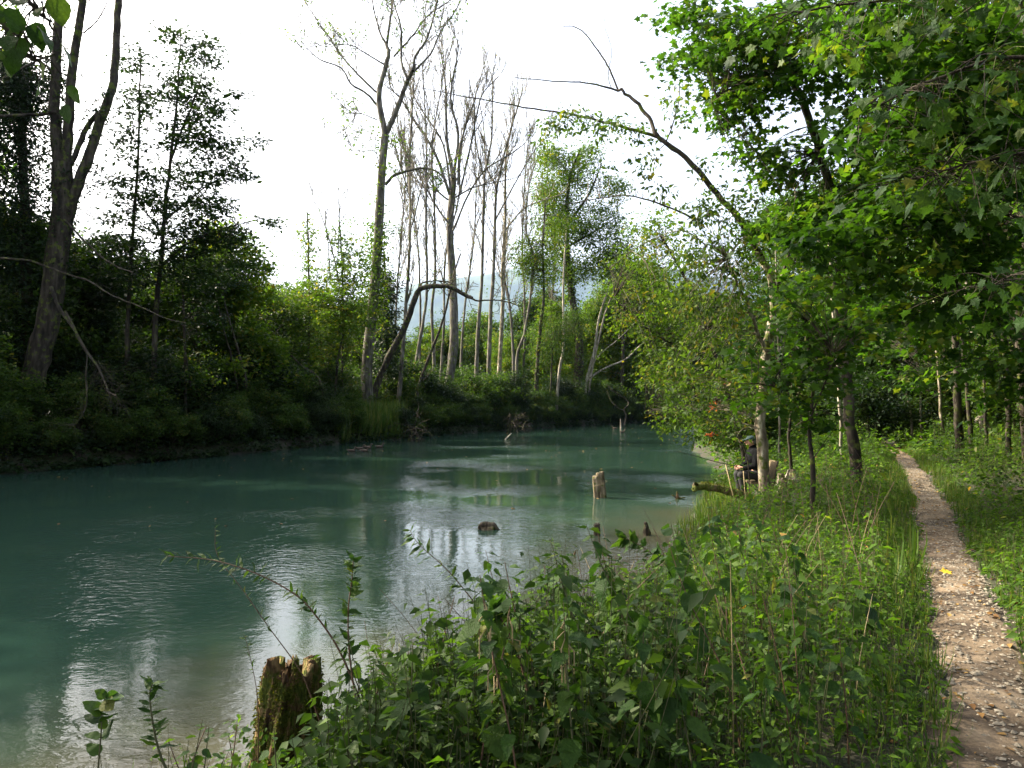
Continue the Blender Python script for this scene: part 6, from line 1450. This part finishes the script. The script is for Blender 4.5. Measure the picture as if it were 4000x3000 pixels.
# broken brushwood on the far shore
for q, (px, d, lab) in enumerate([(1600, 50, "tangle of dead twigs hanging to the water right of the tall ash"), (1980, 64, "dead brushwood lying on the far shoreline under the bushes")]):
    x = PX(px, d); t = Tree("brushwood", lab, d, M['bark_dark'], "brushwood", seed=660 + q)
    b = np.array([x, d, T(x, d) + 1.0])
    C = cr([b, b + (0.5, -0.8, 0.5), b + (1.0, -2.0, -0.5)], 4); t.limbs.append((C, np.linspace(.05, .02, len(C)))); t.wood.tube(C, np.linspace(.05, .02, len(C)), 5)
    t.twigs([0], n=18, L0=2.0, lvl=1, sub=5, up=-0.3, ang=1.1, t0=0, wob=.3, rk=0.007); t.base = np.array([x, d, T(x, d)]); t.done()

# ------------------------------------------------------------------ ducks
M['duck'] = plain("brown_duck_plumage", (0.06, 0.042, 0.03), 0.7, 0.5, 30)
M['bill'] = plain("duck_bill", (0.16, 0.12, 0.05), 0.5)
def duck():
    e = empty("duck", (0, 0, 0), "duck", "duck", "dark ducks swimming on the river")
    g = Geo(); g.ellipsoid((0, 0, .045), (.2, .095, .085)); g.ellipsoid((-.05, 0, .07), (.15, .08, .06))
    g.capsule((-.15, 0, .07), (-.27, 0, .11), .05, .015); g.capsule((.13, 0, .08), (.19, 0, .2), .055, .035); g.ellipsoid((.205, 0, .23), (.055, .042, .042))
    o = g.build("body", M['duck'], e); remesh(o, .012, 2)
    for s in (-1, 1): g = Geo(); g.ellipsoid((-.04, s * .085, .07), (.15, .025, .05)); g.build("wing", M['duck'], e)
    g = Geo(); g.box((.275, 0, .218), (.032, .02, .008)); g.build("bill", M['bill'], e)
    return e
dk = duck(); first = True
for px, py, rz, lab in [(1375, 1764, 0, "duck swimming hindmost left in the group of five"), (1408, 1755, .1, "duck in the second row, left, of the group of five"), (1438, 1750, .05, "duck ahead in the upper middle of the group of five"),
                        (1425, 1764, -.1, "duck lowest in the middle of the group of five"), (1484, 1748, .05, "duck swimming foremost right, apart from the other four"), (2401, 1674, 2.9, "tiny far duck left of the pale pole"), (2431, 1689, .2, "tiny far duck just below the pale pole")]:
    d = CAMZ * FPX / (py * .256 - 402); loc = (PX(px, d), d, 0)
    if first: dk.location = loc; dk.rotation_euler.z = rz; dk["label"] = lab; first = False
    else: copy_thing(dk, loc, rz, 1.0, lab)

# ------------------------------------------------------------------ angler on a folding chair
M['skin'] = plain("skin", (0.5, 0.27, 0.19), 0.5, 0.08, 40, bump=0.05)
M['jacket'] = plain("black_jacket", (0.006, 0.0065, 0.0075), 0.9, 0.3, 18, spec=0.05)
M['trouser'] = plain("dark_grey_trousers", (0.022, 0.023, 0.025), 0.9, 0.2, 25)
M['cap'] = plain("teal_cap", (0.015, 0.04, 0.045), 0.8, 0.15, 25)
M['boot'] = plain("black_boot", (0.012, 0.012, 0.012), 0.45)
M['khaki'] = plain("olive_brown_canvas", (0.12, 0.09, 0.05), 0.85, 0.25, 30)
M['metal'] = plain("dark_metal", (0.06, 0.06, 0.06), 0.4, metal=0.8)
M['black'] = plain("black_rod", (0.01, 0.01, 0.01), 0.3)
AX, AY = PX(2938, 16), 16.0
AZ = P(2940, 1945, 16)[2]
pe = empty("person", (AX, AY, AZ), "man in black jacket and teal cap seated on the bank, fishing", "person")
g = Geo()
hip, chest, neck, head = (.14, 0, .5), (.05, 0, .9), (.0, 0, 1.08), (-.045, 0, 1.225)
g.capsule((.14, -.08, .5), (.14, .08, .5), .13, .13); g.capsule(hip, (.1, 0, .7), .14, .14); g.capsule((.1, 0, .7), chest, .14, .16)
g.capsule((.03, -.14, 1.0), (.03, .14, 1.0), .07, .07); g.capsule((.02, 0, 1.0), (-.03, 0, 1.16), .065, .055)
g.ellipsoid(head, (.1, .075, .12)); g.ellipsoid((-.075, 0, 1.165), (.06, .05, .055))
g.capsule((-.135, 0, 1.235), (-.16, 0, 1.205), .012, .016); g.capsule((-.125, -.03, 1.25), (-.125, .03, 1.25), .018, .018)
g.ellipsoid((-.127, 0, 1.165), (.02, .028, .012)); 
for s in (-1, 1):
    g.ellipsoid((-.03, s * .078, 1.215), (.02, .012, .03))
    sh, el, wr = (.04, s * .2, 1.0), (-.02, s * .27, .73), (-.25, s * .13, .66)
    g.capsule(sh, el, .062, .048); g.capsule(el, wr, .046, .03)
    pm = np.array([-.31, s * .1, .665]); g.capsule(wr, pm, .03, .032)
    for f in range(4):
        a = pm + np.array([-.02, s * .004, .024 - .017 * f]); b = a + np.array([-.038 + .003 * f, -s * .018, -.006]); c = b + np.array([-.006, -s * .034, -.01]); dd_ = c + np.array([.022, -s * .012, -.004])
        g.capsule(a, b, .0105, .01, 8); g.capsule(b, c, .01, .0095, 8); g.capsule(c, dd_, .0095, .008, 8)
    g.capsule(pm + np.array([.015, 0, .02]), pm + np.array([-.02, -s * .025, .045]), .013, .011, 8); g.capsule(pm + np.array([-.02, -s * .025, .045]), pm + np.array([-.045, -s * .035, .035]), .011, .009, 8)
    kn, an = (-.3, s * .13, .5), (-.24, s * .14, .09)
    g.capsule((.13, s * .09, .5), kn, .095, .065); g.capsule(kn, an, .062, .042); g.capsule(an, (-.38, s * .15, .045), .045, .035)
o = g.build("body", M['skin'], pe); remesh(o, .0085, 2)
g = Geo(); g.capsule((.14, -.07, .52), (.14, .07, .52), .155, .155); g.capsule((.12, -.03, .7), (.12, .03, .7), .165, .165); g.capsule((.04, -.07, .88), (.04, .07, .88), .185, .185); g.capsule((.02, -.15, .99), (.02, .15, .99), .11, .11); g.capsule((.02, 0, 1.03), (-.01, 0, 1.11), .09, .075)
for s in (-1, 1):
    g.capsule((.04, s * .2, 1.0), (-.02, s * .27, .73), .092, .078); g.capsule((-.02, s * .27, .73), (-.22, s * .145, .665), .076, .056)
o = g.build("jacket", M['jacket'], pe); remesh(o, .014, 3)
g = Geo(); g.capsule((.13, -.09, .5), (.13, .09, .5), .14, .14)
for s in (-1, 1): g.capsule((.13, s * .09, .5), (-.3, s * .13, .51), .112, .082); g.capsule((-.3, s * .13, .5), (-.25, s * .14, .2), .08, .066)
o = g.build("trousers", M['trouser'], pe); remesh(o, .014, 3)
for s in (-1, 1):
    g = Geo(); g.capsule((-.25, s * .14, .3), (-.24, s * .14, .08), .072, .06); g.capsule((-.22, s * .14, .045), (-.4, s * .155, .04), .055, .046)
    o = g.build("boot", M['boot'], pe); remesh(o, .012, 2)
g = Geo(); g.ellipsoid((-.035, 0, 1.285), (.112, .088, .075)); g.capsule((-.12, -.03, 1.275), (-.12, .03, 1.275), .014, .014)
o = g.build("cap", M['cap'], pe)
g = Geo(); g.box((-.17, 0, 1.268), (.055, .06, .006), [[.97, 0, -.22], [0, 1, 0], [.22, 0, .97]]); g.build("cap_peak", M['cap'], o, False)
g = Geo(); g.ellipsoid((.01, 0, 1.225), (.078, .08, .06)); g.build("hair", plain("grey_hair", (0.12, 0.11, 0.1), .8), pe)
for s in (-1, 1): g = Geo(); g.ellipsoid((-.128, s * .032, 1.232), (.008, .012, .008)); g.build("eye", M['black'], pe)
# rod
rh = np.array([AX - .33, AY, AZ + .68])
e = empty("fishing_rod", rh, "long dark fishing rod held by the seated man over the water", "fishing rod")
tip = P(2580, 1755, 14.0) - rh
g = Geo(); g.tube(cr([-(tip / np.linalg.norm(tip)) * .35, tip * .3, tip * .7 + np.array([0, 0, .03]), tip], 6), np.linspace(.011, .002, 19), 8); g.build("blank", M['black'], e)
g = Geo(); g.capsule((.0, -.03, -.06), (.0, .03, -.06), .035, .035); g.build("reel", M['metal'], e)
# chair
e = empty("folding_chair", (AX, AY, AZ), "olive brown canvas folding chair under the seated man", "chair")
g = Geo(); g.box((.16, 0, .345), (.25, .24, .02)); g.build("seat", M['khaki'], e, False)
g = Geo(); g.box((.42, 0, .6), (.02, .23, .22), [[.97, 0, .22], [0, 1, 0], [-.22, 0, .97]]); g.build("backrest", M['khaki'], e, False)
g = Geo(); g.box((.2, -.26, .27), (.16, .03, .11)); g.build("side_bag", M['khaki'], e, False)
for s in (-1, 1):
    for a, b in (((-.08, s * .23, .34), (.36, s * .23, -.05)), ((.38, s * .23, .34), (-.06, s * .23, -.05)), ((.38, s * .23, .33), (.47, s * .23, .82))):
        g = Geo(); g.tube(np.array([a, b]), .011, 6, cap=True); g.build("leg" if b[2] < 0 else "back_tube", M['metal'], e)
# labels that several things share get their order from the left
by = {}
for o in list(scn.objects):
    if o.parent is None and o.get("label") and o.get("category"): by.setdefault(o["label"], []).append(o)
for lab, os_ in by.items():
    if len(os_) > 1:
        os_.sort(key=lambda o: o.location.x / max(1.0, o.location.y))
        for q, o in enumerate(os_):
            w = f"{lab}, {nm[min(q, 19)]} from the left"
            o["label"] = w if len(w.split()) <= 16 else f"{nm[min(q, 19)]} from left: {lab}"
print("triangles", sum(len(m.loops) - 2 * len(m.polygons) for m in bpy.data.meshes) // 1000, "k; objects", len(bpy.data.objects))
